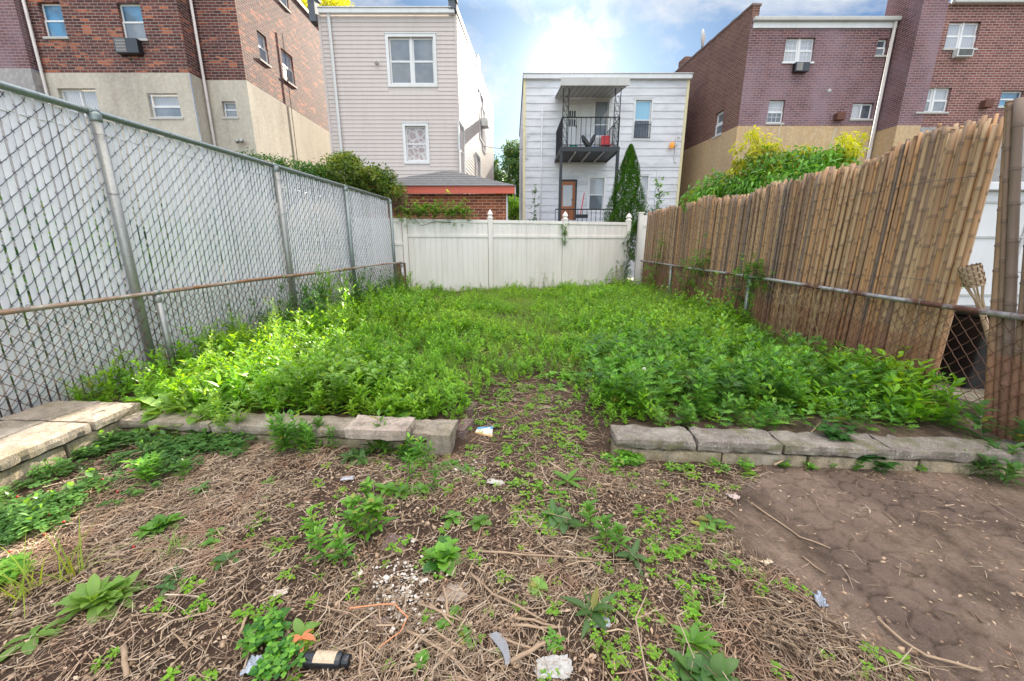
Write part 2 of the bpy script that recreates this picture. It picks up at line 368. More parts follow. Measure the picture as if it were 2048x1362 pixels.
def mugwort(h=.4, n=20, L=.11, W=.09, lobes=3):
    p = PL(); lx, ly = R_(-.3, .3)*h, R_(-.3, .3)*h
    pos = lambda t: (lx*t*t, ly*t*t, h*t); p.stem([pos(0), pos(.35), pos(.7), pos(1)], .003, .0015)
    for i in range(n):
        t = .12+.88*(i/n)**.85; l = L*R_(.75, 1.15)*(1.15-.65*t)
        p.leaf(lobed(l, W*l/L, lobes, R_(.2, .7)), R_(.1, .5)+.65*t*t, i*2.4+R_(-.5, .5), pos(t), R_(-.3, .3))
    for i in range(5): p.leaf(leaf(L*.4, W*.13, 2, .2, .2), R_(.7, 1.3), R_(0, 6.28), pos(1))
    return p.done()
def rosette(n=9, L=.16, W=.045, pitch=(.15, .9), shape='spat', k=7, serr=.0, bend=(.5, 1.1), fold=.25):
    p = PL()
    for i in range(n):
        t = i/n; l = L*R_(.7, 1.1)*(1-.3*t)
        p.leaf(leaf(l, W*R_(.7, 1.15), k, fold*R_(.6, 1.8), R_(*bend)*R_(.6, 1.4), shape, serr), pitch[0]+(pitch[1]-pitch[0])*t+R_(-.08, .08), i*2.399+R_(-.3, .3), (0, 0, .004+.01*t), R_(-.2, .2))
    return p.done()
def clover(h=.05, n=14, s=.022, spread=.07):
    p = PL()
    for i in range(n):
        a = R_(0, 6.28); d = spread*math.sqrt(R_(0, 1)); x, y = d*math.cos(a), d*math.sin(a); z = h*R_(.5, 1.1); p.stem([(x*.3, y*.3, 0), (x, y, z)], .0008, .0006)
        for j in range(3): p.leaf(leaf(s*R_(.85, 1.2), s*.8, 2, .12, .3, 'oval'), R_(.0, .3), a+j*2.09, (x, y, z))
    return p.done()
def tuft(n=16, L=.2, W=.006, spread=.03, lean=(.9, 1.45), bend=(.5, 1.6), k=4):
    p = PL()
    for i in range(n):
        p.leaf(leaf(L*R_(.55, 1.15), W*R_(.7, 1.2), k, .2, R_(*bend), 'blade'), R_(*lean), R_(0, 6.28), (R_(-spread, spread), R_(-spread, spread), 0))
    return p.done()
def weedstem(h=.5, n=26, L=.06, W=.011, side=4):
    """a tall stem with narrow leaves and a few side shoots"""
    p = PL(); lx, ly = R_(-.2, .2)*h, R_(-.2, .2)*h
    pos = lambda t: np.array((lx*t*t, ly*t*t, h*t)); p.stem([pos(t) for t in np.linspace(0, 1, 5)], .003, .001)
    for i in range(n):
        t = .1+.9*i/n; p.leaf(leaf(L*R_(.7, 1.2)*(1.15-.6*t), W, 3, .2, R_(.3, .9)), R_(.2, .8)+.3*t, i*2.4, pos(t))
    for s_ in range(side):
        t = R_(.35, .85); a = R_(0, 6.28); q = pos(t); e = q+np.array([math.cos(a)*h*.18, math.sin(a)*h*.18, h*.14]); p.stem([q, e], .0013, .0007)
        for i in range(7): u = i/6; p.leaf(leaf(L*.55, W*.7, 2, .2, .4), R_(.3, 1), R_(0, 6.28), q+(e-q)*u)
    return p.done()
def scatter(protos, pts, sc=(.8, 1.2), tilt=.15, yaw=None, bright=None):
    """all copies of the prototype plants as arrays"""
    pts = np.asarray(pts, float); n = len(pts); which = rng.integers(0, len(protos), n)
    s_ = rng.uniform(sc[0], sc[1], n) if not isinstance(sc, np.ndarray) else sc
    yw = rng.uniform(0, 2*math.pi, n); tx = rng.normal(0, tilt, n); ty = rng.normal(0, tilt, n); g = rng.uniform(0, 1, n); out = []
    for k, (V, Q, C) in enumerate(protos):
        I = np.where(which == k)[0]
        if not len(I): continue
        c, s2 = np.cos(yw[I]), np.sin(yw[I]); Rz = np.zeros((len(I), 3, 3)); Rz[:, 0, 0] = c; Rz[:, 0, 1] = -s2; Rz[:, 1, 0] = s2; Rz[:, 1, 1] = c; Rz[:, 2, 2] = 1
        Sh = np.tile(np.eye(3), (len(I), 1, 1)); Sh[:, 0, 2] = tx[I]; Sh[:, 1, 2] = ty[I]
        W_ = np.einsum('nij,vj->nvi', Sh @ Rz, V)*s_[I][:, None, None]+pts[I][:, None, :]
        CC = np.tile(C[None], (len(I), 1, 1)); CC[:, :, 1] = np.clip(CC[:, :, 1]*.4+g[I][:, None]*.6, 0, 1)
        QQ = Q[None]+(np.arange(len(I))*len(V))[:, None, None]
        out.append((W_.reshape(-1, 3), QQ.reshape(-1, 4), CC.reshape(-1, 3)))
    return join(out)
def crown(blobs, n, L, W, seed=3, droop=.3, hollow=.35, gap=.42, gs=1.6, shape='oval', k=2):
    """leaves spread through a set of ellipsoids, thinned by noise so that gaps show"""
    vol = np.array([b[3]*b[4]*b[5] for b in blobs]); pr = vol**.75; pr = pr/pr.sum(); r = np.random.default_rng(seed); m = int(n*1.9)
    B = np.array(blobs, float)[r.choice(len(blobs), m, p=pr)]
    d = r.normal(size=(m, 3)); d /= np.linalg.norm(d, axis=1)[:, None]; rad = (hollow+(1-hollow)*r.uniform(0, 1, m)**.6)*(1+.12*r.normal(size=m))
    P = B[:, :3]+d*B[:, 3:6]*rad[:, None]
    nz = fbm(P[:, 0]*gs+P[:, 2]*.7, P[:, 2]*gs+P[:, 1]*.9*gs, 3, seed); keep = nz > gap-.12+.1*r.uniform(0, 1, m); P = P[keep][:n]; d = d[keep][:n]; nz = nz[keep][:n]; m = len(P)
    LV, LQ = leaf(L, W, k, .25, .5, shape)
    yaw = np.arctan2(d[:, 1], d[:, 0])+r.normal(0, 1.0, m); pitch = -droop+r.normal(0, .55, m)+.3*d[:, 2]; s_ = r.uniform(.65, 1.25, m); rl = r.normal(0, .6, m)
    V = np.tile(LV[None], (m, 1, 1))*s_[:, None, None]
    y = V[:, :, 1]*np.cos(rl)[:, None]-V[:, :, 2]*np.sin(rl)[:, None]; z = V[:, :, 1]*np.sin(rl)[:, None]+V[:, :, 2]*np.cos(rl)[:, None]; x = V[:, :, 0]
    x, z = x*np.cos(pitch)[:, None]-z*np.sin(pitch)[:, None], x*np.sin(pitch)[:, None]+z*np.cos(pitch)[:, None]
    x, y = x*np.cos(yaw)[:, None]-y*np.sin(yaw)[:, None], x*np.sin(yaw)[:, None]+y*np.cos(yaw)[:, None]
    V = np.stack([x, y, z], 2)+P[:, None, :]; Q = LQ[None]+(np.arange(m)*len(LV))[:, None, None]
    C = np.zeros((m, len(LV), 3)); C[:, :, 0] = r.uniform(0, 1, m)[:, None]; C[:, :, 1] = np.clip((nz-.3)*1.6+r.uniform(-.15, .15, m), 0, 1)[:, None]
    return V.reshape(-1, 3), Q.reshape(-1, 4), C.reshape(-1, 3)
M['leaf_lawn'] = leafmat('leaf_lawn', (.13, .33, .02), (.27, .52, .035), (.36, .52, .045), pscale=.9)
M['leaf_blade'] = leafmat('leaf_blade', (.12, .28, .03), (.26, .42, .06), (.3, .4, .08))
M['leaf_mug'] = leafmat('leaf_mug', (.03, .15, .015), (.22, .5, .045), (.22, .44, .04), transl=.34, rough=.4)
M['leaf_broad'] = leafmat('leaf_broad', (.09, .25, .03), (.2, .42, .06), None, stem=(.2, .28, .08), rough=.4)
M['leaf_pale'] = leafmat('leaf_pale', (.2, .38, .07), (.3, .5, .11), None, stem=(.3, .4, .15), rough=.4)
M['leaf_cool'] = leafmat('leaf_cool', (.06, .17, .04), (.15, .3, .075), None, stem=(.25, .3, .15), rough=.38)
M['leaf_dark'] = leafmat('leaf_dark', (.03, .11, .02), (.06, .2, .035), (.08, .2, .03))
M['leaf_tree'] = leafmat('leaf_tree', (.035, .1, .025), (.08, .18, .04), (.12, .2, .04), transl=.3)
M['leaf_cedar'] = leafmat('leaf_cedar', (.05, .15, .02), (.11, .27, .03), None, transl=.2)
M['leaf_peach'] = leafmat('leaf_peach', (.13, .33, .035), (.25, .48, .05), (.3, .5, .05), transl=.45)
M['leaf_mug2'] = leafmat('leaf_mug2', (.03, .12, .02), (.1, .27, .035), None, transl=.3)
M['leaf_lime'] = leafmat('leaf_lime', (.26, .4, .04), (.4, .5, .06), None, transl=.5)
M['leaf_peach2'] = leafmat('leaf_peach2', (.07, .22, .03), (.2, .44, .045), (.22, .44, .045), transl=.4)
M['leaf_yellow'] = leafmat('leaf_yellow', (.45, .5, .03), (.65, .66, .07), None, transl=.5)
M['leaf_bush'] = leafmat('leaf_bush', (.05, .13, .03), (.24, .36, .05), (.42, .44, .08), pscale=2.5)
M['leaf_orange'] = leafmat('leaf_orange', (.75, .25, .12), (.8, .35, .15), None, stem=(.5, .2, .1))
M['bark'] = plain('bark', (.12, .085, .06), .9, var=.4, scale=20, bump=.6)
M['berry'] = plain('berry', (.45, .02, .015), .4)
# ================================================================ ground
XL = lambda y: -4.22+.0815*(y-4.6)      # low chain-link fence on the left
XR = lambda y: 3.94+.078*(y-2.94)       # low chain-link fence on the right
YW = lambda x: 2.83-.085*x              # front face of the block walls
ZB = .13
PAV = [G(*p) for p in ((1523, 943), (1440, 1016), (1455, 1089), (1586, 1162), (1650, 1235), (1878, 1362), (1960, 1420))]
def pav(x, y):      # 1 on the bare paved corner, 0 on the litter
    ys = np.array([p[1] for p in PAV])[::-1]; xs = np.array([p[0] for p in PAV])[::-1]
    e = np.interp(y, ys, xs)+.16*(fbm(x*5, y*5, 3, 5)-.5); return sstep(-.07, .1, x-e)
def pathmask(x, y):
    c = .17+.03*(y-3)+.1*(fbm(y*1.3, x*0+3.1, 2, 9)-.5); hw = .62-.17*(y-2.9)+.2*(fbm(x*2.5, y*2.5, 3, 4)-.5)
    return sstep(.12, -.12, np.abs(x-c)-hw)*sstep(5.0, 3.9, y)
def height(x, y, hexes=True):
    bed = sstep(.12, .24, y-YW(x)); p = pathmask(x, y); ramp_ = sstep(2.6, 4.2, y)
    z = bed*(ZB*(1-p)+p*ZB*ramp_*.8)
    z = z+(fbm(x*1.1, y*1.1, 3, 1)-.5)*.035+(fbm(x*7, y*7, 4, 2)-.5)*.02+(fbm(x*16, y*16, 3, 18)-.5)*.014+(fbm(x*38, y*38, 3, 8)-.5)*.009
    z = z+.02*sstep(5, 14, y)
    if hexes:
        m = pav(x, y)*(1-bed); w = .165; u = x*.94+y*.34; v = -x*.34+y*.94; v = v*1.1
        jj = np.round(v/(w*.866)); off = np.where(jj % 2 == 0, 0, .5); best = np.full(np.shape(x), 9.); sec = np.full(np.shape(x), 9.); idx = 0
        for dj in (-1, 0, 1):
            j = jj+dj; off = np.where(j % 2 == 0, 0, .5); i0 = np.round(u/w-off)
            for di in (-1, 0, 1):
                i = i0+di; jit = (_h(i.astype(np.int64), j.astype(np.int64), 3)-.5)*.03
                d = np.hypot(u-(i+off)*w-jit, v-j*w*.866+jit); sec = np.where(d < best, best, np.minimum(sec, d)); best = np.minimum(best, d)
        g = sstep(.0, .022, (sec-best)); bury = sstep(.36, .56, fbm(x*2.6, y*2.6, 4, 12))
        z = z*(1-.55*m)+m*(g*.008*bury+(1-bury)*.0075)
        return z, m*(1-g)*bury, m*bury*g
    return z
def ground_mesh():
    xs = np.concatenate([np.arange(-5.2, -3.6, .06), np.arange(-3.6, 4.2, .02), np.arange(4.2, 6.4, .06)])
    ys = np.concatenate([np.arange(-1.2, .8, .08), np.arange(.8, 3.3, .016), np.arange(3.3, 5.2, .035), np.arange(5.2, 16.4, .1)])
    X, Y = np.meshgrid(xs, ys); Z, gr, top = height(X, Y); nx = len(xs); ny = len(ys)
    V = np.c_[X.ravel(), Y.ravel(), Z.ravel()]; i = np.arange(nx*ny).reshape(ny, nx)
    Q = np.stack([i[:-1, :-1], i[:-1, 1:], i[1:, 1:], i[1:, :-1]], -1).reshape(-1, 4)
    C = np.c_[gr.ravel(), top.ravel(), pav(X, Y).ravel()]
    return npmesh('yard_soil', V, Q, C, True)
def soilmat():
    m, nt, b, out = mat('soil'); n = N(nt); P = n.coord('World'); gr, top, pv = n.attr()[:3]
    c = n.mix(n.ramp(n.noise(P, 2.2, 8, .7), .38, .66), (.06, .036, .024), (.16, .105, .072))
    c = n.mix(n.ramp(n.noise(P, 45, 6, .75), .35, .7), c, n.mix(.5, c, (.035, .024, .018)))
    pc = n.mix(n.ramp(n.noise(n.mapping(P, (1.2, .8, 1)), 1.3, 8, .7), .42, .62), (.1, .07, .05), (.4, .285, .2)); pc = n.mix(n.ramp(n.noise(P, 60, 5, .75), .4, .72), pc, n.mix(.5, pc, (.07, .05, .04)))
    c = n.mix(n.math('MULTIPLY', pv, .9), c, pc); c = n.mix(n.math('MULTIPLY', top, .45), c, (.27, .19, .15)); c = n.mix(n.math('MULTIPLY', gr, .42), c, (.085, .06, .045))
    k = n.ramp(n.noise(P, 180, 2, .6), .66, .72); c = n.mix(n.math('MULTIPLY', k, .5), c, (.5, .4, .32))
    n.set(b.inputs['Base Color'], c); b.inputs['Roughness'].default_value = .95; b.inputs['Specular IOR Level'].default_value = .15
    hgt = n.math('ADD', n.math('MULTIPLY', n.noise(P, 24, 6, .7), 1.0), n.math('MULTIPLY', n.noise(P, 120, 4, .7), .35)); n.set(b.inputs['Normal'], n.bump(hgt, 1.0, .035)); return m
M['soil'] = soilmat()
tag(place('ground', ground_mesh(), M['soil'], origin=(0, 0, 0)), kind='structure')
g_ = MB(); g_.box((-150, -60, -.4), (150, 240, -.12)); tag(g_.build('surrounding_ground', plain('far_soil', (.14, .13, .1), .95)), kind='structure')
def hz(x, y): return height(np.asarray(x, float), np.asarray(y, float), False)
# litter of twigs and straw
def litter():
    m, nt, b, out = mat('straw'); n = N(nt); r, g, bl = n.attr()[:3]
    c = n.mix(r, (.18, .115, .07), (.56, .4, .255)); c = n.mix(n.ramp(g, .55, 1), c, (.62, .49, .36)); c = n.mix(n.math('MULTIPLY', n.ramp(n.noise(n.coord('World'), 3.5, 4), .5, .64), .38), c, (.34, .16, .09)); n.set(b.inputs['Base Color'], c); b.inputs['Roughness'].default_value = .75
    M['straw'] = m; out = []
    N0 = 136000; x = rng.uniform(-3.5, 3.6, N0); y = rng.uniform(.2, 4.6, N0)
    dens = (1-pav(x, y))*(.35+.9*sstep(.34, .58, fbm(x*1.5, y*1.5, 3, 21)))
    front = y < YW(x)-.02; p = pathmask(x, y)*sstep(4.7, 3.6, y); dens = np.where(front, dens*sstep(-3.5, -2.4, x), p*.55); dens = dens*np.where(y < 1.9, 1, .62)+.035*front
    k = rng.uniform(0, 1, N0) < dens*.85; x, y = x[k], y[k]; n_ = len(x)
    L = (rng.gamma(3, .018, n_)+.02)*np.where(rng.uniform(0, 1, n_) < .08, 2.4, 1); a = rng.normal(.5, 1.1, n_)+2.2*fbm(x*.9, y*.9, 2, 40); r0 = np.clip(rng.gamma(1.3, .0007, n_)+.0005, .0005, .0055); z = hz(x, y)+rng.uniform(.001, .024, n_); dz = rng.normal(0, .22, n_)*L*.6
    d = np.c_[np.cos(a)*L, np.sin(a)*L, dz]; pm = np.c_[x, y, z+np.abs(dz)*.3]; bend = rng.normal(0, .09, n_)[:, None]*np.c_[-np.sin(a)*L, np.cos(a)*L, L*.4]
    C = np.c_[rng.uniform(0, 1, n_), rng.uniform(0, 1, n_), np.zeros(n_)]
    V, Q, C2 = join([tubes(pm-d/2, pm+bend, r0, r0, 3, C), tubes(pm+bend, pm+d/2, r0, r0*.6, 3, C)])
    # dead leaf flakes
    nf = 9000; x = rng.uniform(-3.3, 3.4, nf); y = rng.uniform(.8, 3.0, nf); kk = (y < YW(x)-.03) & (rng.uniform(0, 1, nf) < np.where(pav(x, y) > .5, .2, .9)); x = x[kk]; y = y[kk]
    fl = [(lambda v, q: (v, q, np.tile([[R_(0, 1), R_(0, 1), 0]], (len(v), 1))))(*leaf(.028*R_(.4, 1.2), .014*R_(.6, 1.2), 2, R_(.1, .9), R_(-.8, 1.2), 'oval')) for _ in range(8)]
    v3 = scatter(fl, np.c_[x, y, hz(x, y)+.008], (.5, 1.3), .4)
    # crumbs of soil and grit
    ng = 34000; x = rng.uniform(-3.3, 4.0, ng); y = rng.uniform(.8, 3.0, ng); kk = (y < YW(x)-.01) & (rng.uniform(0, 1, ng) < np.where(y < 2.1, 1, .6)); x = x[kk]; y = y[kk]; cube = np.array([(-1,-1,-.4),(1,-1.1,-.4),(1.1,.9,-.4),(-.9,1,-.4),(-.6,-.7,.8),(.7,-.5,.6),(.6,.7,.9),(-.7,.5,.7)])*.0042
    cq = np.array([(3,2,1,0),(4,5,6,7),(0,1,5,4),(1,2,6,5),(2,3,7,6),(3,0,4,7)]); v4 = scatter([(cube*[1, R_(.6, 1), R_(.6, 1.2)], cq, np.tile([[R_(-.0, .35) if k < 6 else .8, R_(0, .4), 0]], (8, 1))) for k in range(8)], np.c_[x, y, hz(x, y)], np.clip(rng.gamma(2, .45, len(x)), .3, 3.4), .3)
    V, Q, C2 = join([(V, Q, C2), v3, v4])
    tag(place('twig_litter', npmesh('twig_litter', V, Q, C2), m, origin=(0, 0, 0)), 'dry brown straw, broken twigs and dead leaves strewn over the bare soil', 'litter', kind='stuff')
litter()
# pale chips of broken plaster
nc = 330; cx, cy = G(810, 1185); t_ = rng.normal(0, 1, (nc, 2)); x = cx+t_[:, 0]*.085-t_[:, 1]*.03; y = cy+t_[:, 1]*.12
x2, y2 = G(945, 940); x[:70] = x2+t_[:70, 0]*.1; y[:70] = y2+t_[:70, 1]*.07; q_ = []
for i in range(nc):
    s_ = abs(random.gauss(0, .0032))+.0016; v = np.array([(-1, -1, 0), (1, -1.2, 0), (1.2, .8, 0), (-.8, 1, 0), (-.8, -.8, 1), (.7, -1, .9), (1, .7, 1.1), (-.7, .8, .8)])*[s_*1.3, s_, s_*.6]
    q_.append((orient(v, R_(-.4, .4), R_(0, 6.3), 0, (x[i], y[i], float(hz(x[i], y[i]))+.012)), np.array([(3,2,1,0),(4,5,6,7),(0,1,5,4),(1,2,6,5),(2,3,7,6),(3,0,4,7)]), None))
V, Q, _ = join(q_); tag(place('plaster_chips', npmesh('plaster_chips', V, Q), plain('chips', (.66, .6, .52), .85, var=.25, scale=50)), 'scattered white plaster crumbs on the brown litter in the middle foreground', 'rubble', kind='stuff')
# ================================================================ block walls
def rough_box(fr, u0, u1, n0, n1, z0, z1, j=.006, tiltz=0.0, div=6):
    """a worn cast block: subdivided box whose skin is slightly uneven"""
    b = MB(); nu = max(2, int((u1-u0)/.05)); nn = max(2, int(abs(n1-n0)/.05)); us = np.linspace(u0, u1, nu+1); ns = np.linspace(n0, n1, nn+1); zs = np.linspace(z0, z1, 3)
    def P(u, n_, z):
        e = ((u in (us[0], us[-1]))+(n_ in (ns[0], ns[-1]))+(z in (zs[0], zs[-1])))
        p = fr(u, n_, z+tiltz*(u-u0)); s = .5 if e < 2 else 1.6
        k = fbm(p[0]*14+p[2]*9, p[1]*14+p[2]*5, 3, 6)-.5; k2 = fbm(p[0]*14+31+p[2]*7, p[1]*14+7, 3, 7)-.5
        cu, cn, cz = (u0+u1)/2, (n0+n1)/2, (z0+z1)/2; shrink = j*s*max(0, k+.25)
        return fr(u+np.sign(cu-u)*shrink, n_+np.sign(cn-n_)*shrink, z+tiltz*(u-u0)+np.sign(cz-z)*shrink+.004*k2)
    def sheet(A, B, f, flip):
        V = [f(a, c) for a in A for c in B]; nb = len(B); Q = [(i*nb+k, (i+1)*nb+k, (i+1)*nb+k+1, i*nb+k+1) for i in range(len(A)-1) for k in range(nb-1)]
        b.add(V, [q[::-1] for q in Q] if flip else Q)
    sheet(us, ns, lambda u, n_: P(u, n_, zs[-1]), False); sheet(us, ns, lambda u, n_: P(u, n_, zs[0]), True)
    sheet(us, zs, lambda u, z: P(u, ns[0], z), False); sheet(us, zs, lambda u, z: P(u, ns[-1], z), True)
    sheet(ns, zs, lambda n_, z: P(us[0], n_, z), True); sheet(ns, zs, lambda n_, z: P(us[-1], n_, z), False)
    return b
def wall_run(name, label, x0, x1, capz, depth, breaks, fmat, cmat, seed):
    random.seed(seed); d = np.array([1, -.085, 0]); fr = frame((0, 2.83, 0), d, (.085, 1, 0)); k = math.hypot(1, .085); u0, u1 = x0*k, x1*k
    th = thing(name, label, 'wall', (x0, float(YW(x0)), 0))
    us = [u0]+[b*k for b in breaks]+[u1]
    for a, b in zip(us[:-1], us[1:]):
        o = rough_box(fr, a+.004, b-.004, .0+R_(-.006, .006), depth+R_(-.01, .01), capz-.085+R_(-.004, .004), capz+R_(-.01, .008), .022).build('cap_block', cmat, th)
    sh = .2; us2 = [u0]+[min(u1-.05, x+sh) for x in us[1:-1]]+[u1]
    for a, b in zip(us2[:-1], us2[1:]):
        if b-a > .06: rough_box(fr, a+.003, b-.003, .014+R_(-.004, .004), depth-.03, -.12, capz-.094, .02).build('base_block', fmat, th)
    return fr, th
frw, w1 = wall_run('block_wall', 'low concrete block wall with a dark weathered cap on the right of the yard path', .80, 3.95, .19, .27, [1.43, 2.06, 2.84], M['concrete_face'], M['concrete_dark'], 3)
_, w2 = wall_run('block_wall', 'low tan block wall half hidden by weeds on the left of the path', -3.485, -.50, .17, .27, [-2.6, -1.75, -1.1], M['concrete_face'], M['concrete'], 5)
m_ = MB()
for (a, b, c, d) in (((1785, 862), (1800, 862), (1848, 893), (1836, 893)), ((1925, 865), (1935, 864), (1990, 892), (1978, 893))):
    P = [G(*p, z=.193) for p in (a, b, c, d)]; m_.add([(p[0], p[1], .1935) for p in P], [(0, 1, 2, 3)])
# left double-width wall beside the fence
frl = frame((-3.5, 0, 0), (0.02, 1, 0), (-1, .02, 0)); wl = thing('block_wall', 'wide concrete block wall two slabs across beside the left chain-link fence', 'wall', (-3.5, 2.2, 0))
random.seed(9)
for a, b in ((1.0, 1.62), (1.63, 2.28), (2.29, 2.93), (2.94, 3.36)):
    rough_box(frl, a, b-.01, R_(-.015, .005), .40, .165, .255+R_(-.006, .006), .012).build('cap_slab', M['concrete'], wl)
    rough_box(frl, a+.03, b+.02, .41, .86, .16, .248+R_(-.006, .006), .012).build('cap_slab', M['concrete'], wl)
    rough_box(frl, a-.2, b-.21, .02, .8, -.12, .155, .01).build('base_block', M['concrete_face'], wl)
# the pale slab lying on the left wall, and the loose block beyond it
a = G(690, 878, .17); sl = frame((a[0], a[1]-.015, 0), (1, -.06, 0), (.06, 1, 0))
tag(rough_box(sl, -.005, .50, 0, .27, .172, .262, .014).build('stone_slab', M['slab_pale']), 'pale smooth stone slab laid on top of the left wall end', 'slab')
a = G(905, 905, .0); sl = frame((a[0]-.21, a[1]-.02, 0), (1, -.1, 0), (.1, 1, 0))
tag(rough_box(sl, 0, .2, 0, .3, -.01, .172, .01).build('cinder_block', M['concrete']), 'loose grey block standing at the path end of the left wall', 'block')
for i, (px, py, s_, lb) in enumerate([(925, 858, .16, 'dark reddish edging stone nearest the loose grey block'), (938, 822, .15, 'dark edging stone farther along the left side of the path'), (1180, 790, .13, 'grey stone half buried in weeds on the right side of the path')]):
    x, y = G(px, py, .09); f_ = frame((x, y, 0), (.3, 1, 0), (-1, .3, 0)); tag(rough_box(f_, -s_/2, s_/2+.08, -.05, .05, -.02, .12+.02*i, .02).build('edging_stone', M['stone_red'] if i < 2 else M['concrete_dark']), lb, 'stone', 'stones edging the path')
for i, (px, py, w_, d_, lb) in enumerate([(790, 1088, .15, .13, 'flat reddish paving stone under straw left of the dark green clump'), (905, 1180, .17, .13, 'flat tan paving stone right below the dark green clump'), (765, 1245, .09, .06, 'small purplish paving stone beside the arching orange stem')]):
    x, y = G(px, py, .0); z = float(hz(x, y)); f_ = frame((x, y, z), (1, .25*(i-1), 0), (-.25*(i-1), 1, 0)); tag(rough_box(f_, -w_/2, w_/2, -d_/2, d_/2, -.03, .014, .02).build('paving_stone', M['stone_red'] if i != 1 else M['slab_pale']), lb, 'paving stone', 'paving stones showing through the litter')
# ================================================================ chain-link fences
def links(P0, P1, z0, z1, w, h, r, nrm, amp=.011):
    P0 = np.array(P0, float); P1 = np.array(P1, float); L = np.linalg.norm(P1-P0); u = (P1-P0)/L; nn = int(L/w); m = int((z1-z0)/h)
    i, j = np.meshgrid(np.arange(nn), np.arange(m), indexing='ij'); i = i.ravel(); j = j.ravel()
    ua = w*(i+(j+i) % 2); ub = w*(i+(j+1+i) % 2); za = z0+h*j; zb = za+h
    sg = np.where(ub > ua, 1, -1)*amp; wob = .004*np.sin(i*1.7+j*2.3)
    def P(uu, zz, n_): return np.c_[P0[0]+u[0]*uu+nrm[0]*n_, P0[1]+u[1]*uu+nrm[1]*n_, zz]
    A = P(ua, za+wob*0, 0*ua); B = P(ub, zb, 0*ua); Mi = P((ua+ub)/2, (za+zb)/2, sg)
    ext = (B-Mi)*.12; parts = [tubes(A-(Mi-A)*.1, Mi, r, r, 4), tubes(Mi, B+ext, r, r, 4)]
    # twisted ends above the top row
    k = np.arange(nn); ut = w*(k+(m+k) % 2); T = P(ut, np.full(nn, z0+h*m), 0*ut)
    for s_ in (-1, 1):
        E = T+np.c_[u[0]*s_*w*.16+0*k, u[1]*s_*w*.16+0*k, np.full(nn, h*.36)]; parts.append(tubes(T, E, r, r, 4))
    V, Q, _ = join(parts); return V, Q
def rings(parent, pts, ax, r, matl, name='tie_ring'):
    for p in pts:
        b = MB()
        P = [np.array(p)+np.array([ax[1]*r*math.cos(a), -ax[0]*r*math.cos(a), r*math.sin(a)])+np.array([ax[0], ax[1], 0])*.014*math.sin(a*.5) for a in np.linspace(0, 2*math.pi, 13)]
        b.tube(P, .0032, 5); b.build(name, matl, parent, True)
uf = np.array([.0815, 1.0]); uf /= np.linalg.norm(uf); nf = np.array([uf[1], -uf[0]])   # points into the yard
# --- tall fence with slats, left
tl = thing('slatted_fence', 'tall chain-link fence filled with white privacy slats along the left side', 'fence', (XL(4.4)-.14, 4.4, .1))
YT0, YT1, ZT = 1.6, 12.35, 3.0
xt = lambda y: XL(y)-.14
V, Q = links((xt(YT0), YT0), (xt(YT1), YT1), .14, ZT-.02, .0705, .0715, .003, nf)
place('wire_mesh', npmesh('m', V, Q, None, True), M['wire'], tl)
def slatmesh():
    L = math.hypot(XL(YT1)-XL(YT0), YT1-YT0); n_ = int(L/.0705); out = []
    for i in range(n_):
        u = .0705*(i+.5); y = YT0+uf[1]*u; x = xt(YT0)+uf[0]*u
        hw = .0285+R_(-.002, .002); zt = ZT-.03+R_(-.02, .012); zb = .13+R_(0, .05); lean = R_(-.006, .006); n0 = R_(-.003, .003)
        V = []; zs = np.linspace(zb, zt, 9)
        for k, z in enumerate(zs):
            t = (z-zb)/(zt-zb); o = lean*t+.002*math.sin(i+k*1.3); bow = .004
            for a, d in ((-1, -bow), (0, bow), (1, -bow)):
                V.append((x+uf[0]*(a*hw+o)+nf[0]*(n0+d), y+uf[1]*(a*hw+o)+nf[1]*(n0+d), z))
        q = [(k*3+j, k*3+j+1, (k+1)*3+j+1, (k+1)*3+j) for k in range(8) for j in range(2)]
        out.append((np.array(V), np.array(q), np.tile([[R_(0, 1), R_(0, 1), 0]], (len(V), 1))))
    return join(out)
def slatmat():
    m, nt, b, out = mat('slat'); n = N(nt); r, g, bl = n.attr()[:3]; P = n.coord('World')
    c = n.mix(r, (.9, .89, .93), (.8, .79, .84)); k = n.ramp(n.noise(n.mapping(P, (4, 4, .7)), 1.2, 7, .7), .5, .75)
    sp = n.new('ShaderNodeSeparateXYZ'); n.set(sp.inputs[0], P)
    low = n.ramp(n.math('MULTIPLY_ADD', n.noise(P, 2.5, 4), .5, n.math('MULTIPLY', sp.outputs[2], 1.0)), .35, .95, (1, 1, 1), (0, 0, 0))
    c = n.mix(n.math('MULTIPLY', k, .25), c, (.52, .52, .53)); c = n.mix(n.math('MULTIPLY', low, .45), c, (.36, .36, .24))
    n.set(b.inputs['Base Color'], c); b.inputs['Roughness'].default_value = .38
    t = n.new('ShaderNodeBsdfTranslucent'); n.set(t.inputs[0], c); mx = n.new('ShaderNodeMixShader'); mx.inputs[0].default_value = .2
    nt.links.new(b.outputs[0], mx.inputs[1]); nt.links.new(t.outputs[0], mx.inputs[2]); nt.links.new(mx.outputs[0], out.inputs[0]); return m
V, Q, C = slatmesh(); place('privacy_slats', npmesh('m', V, Q, C, True), slatmat(), tl)
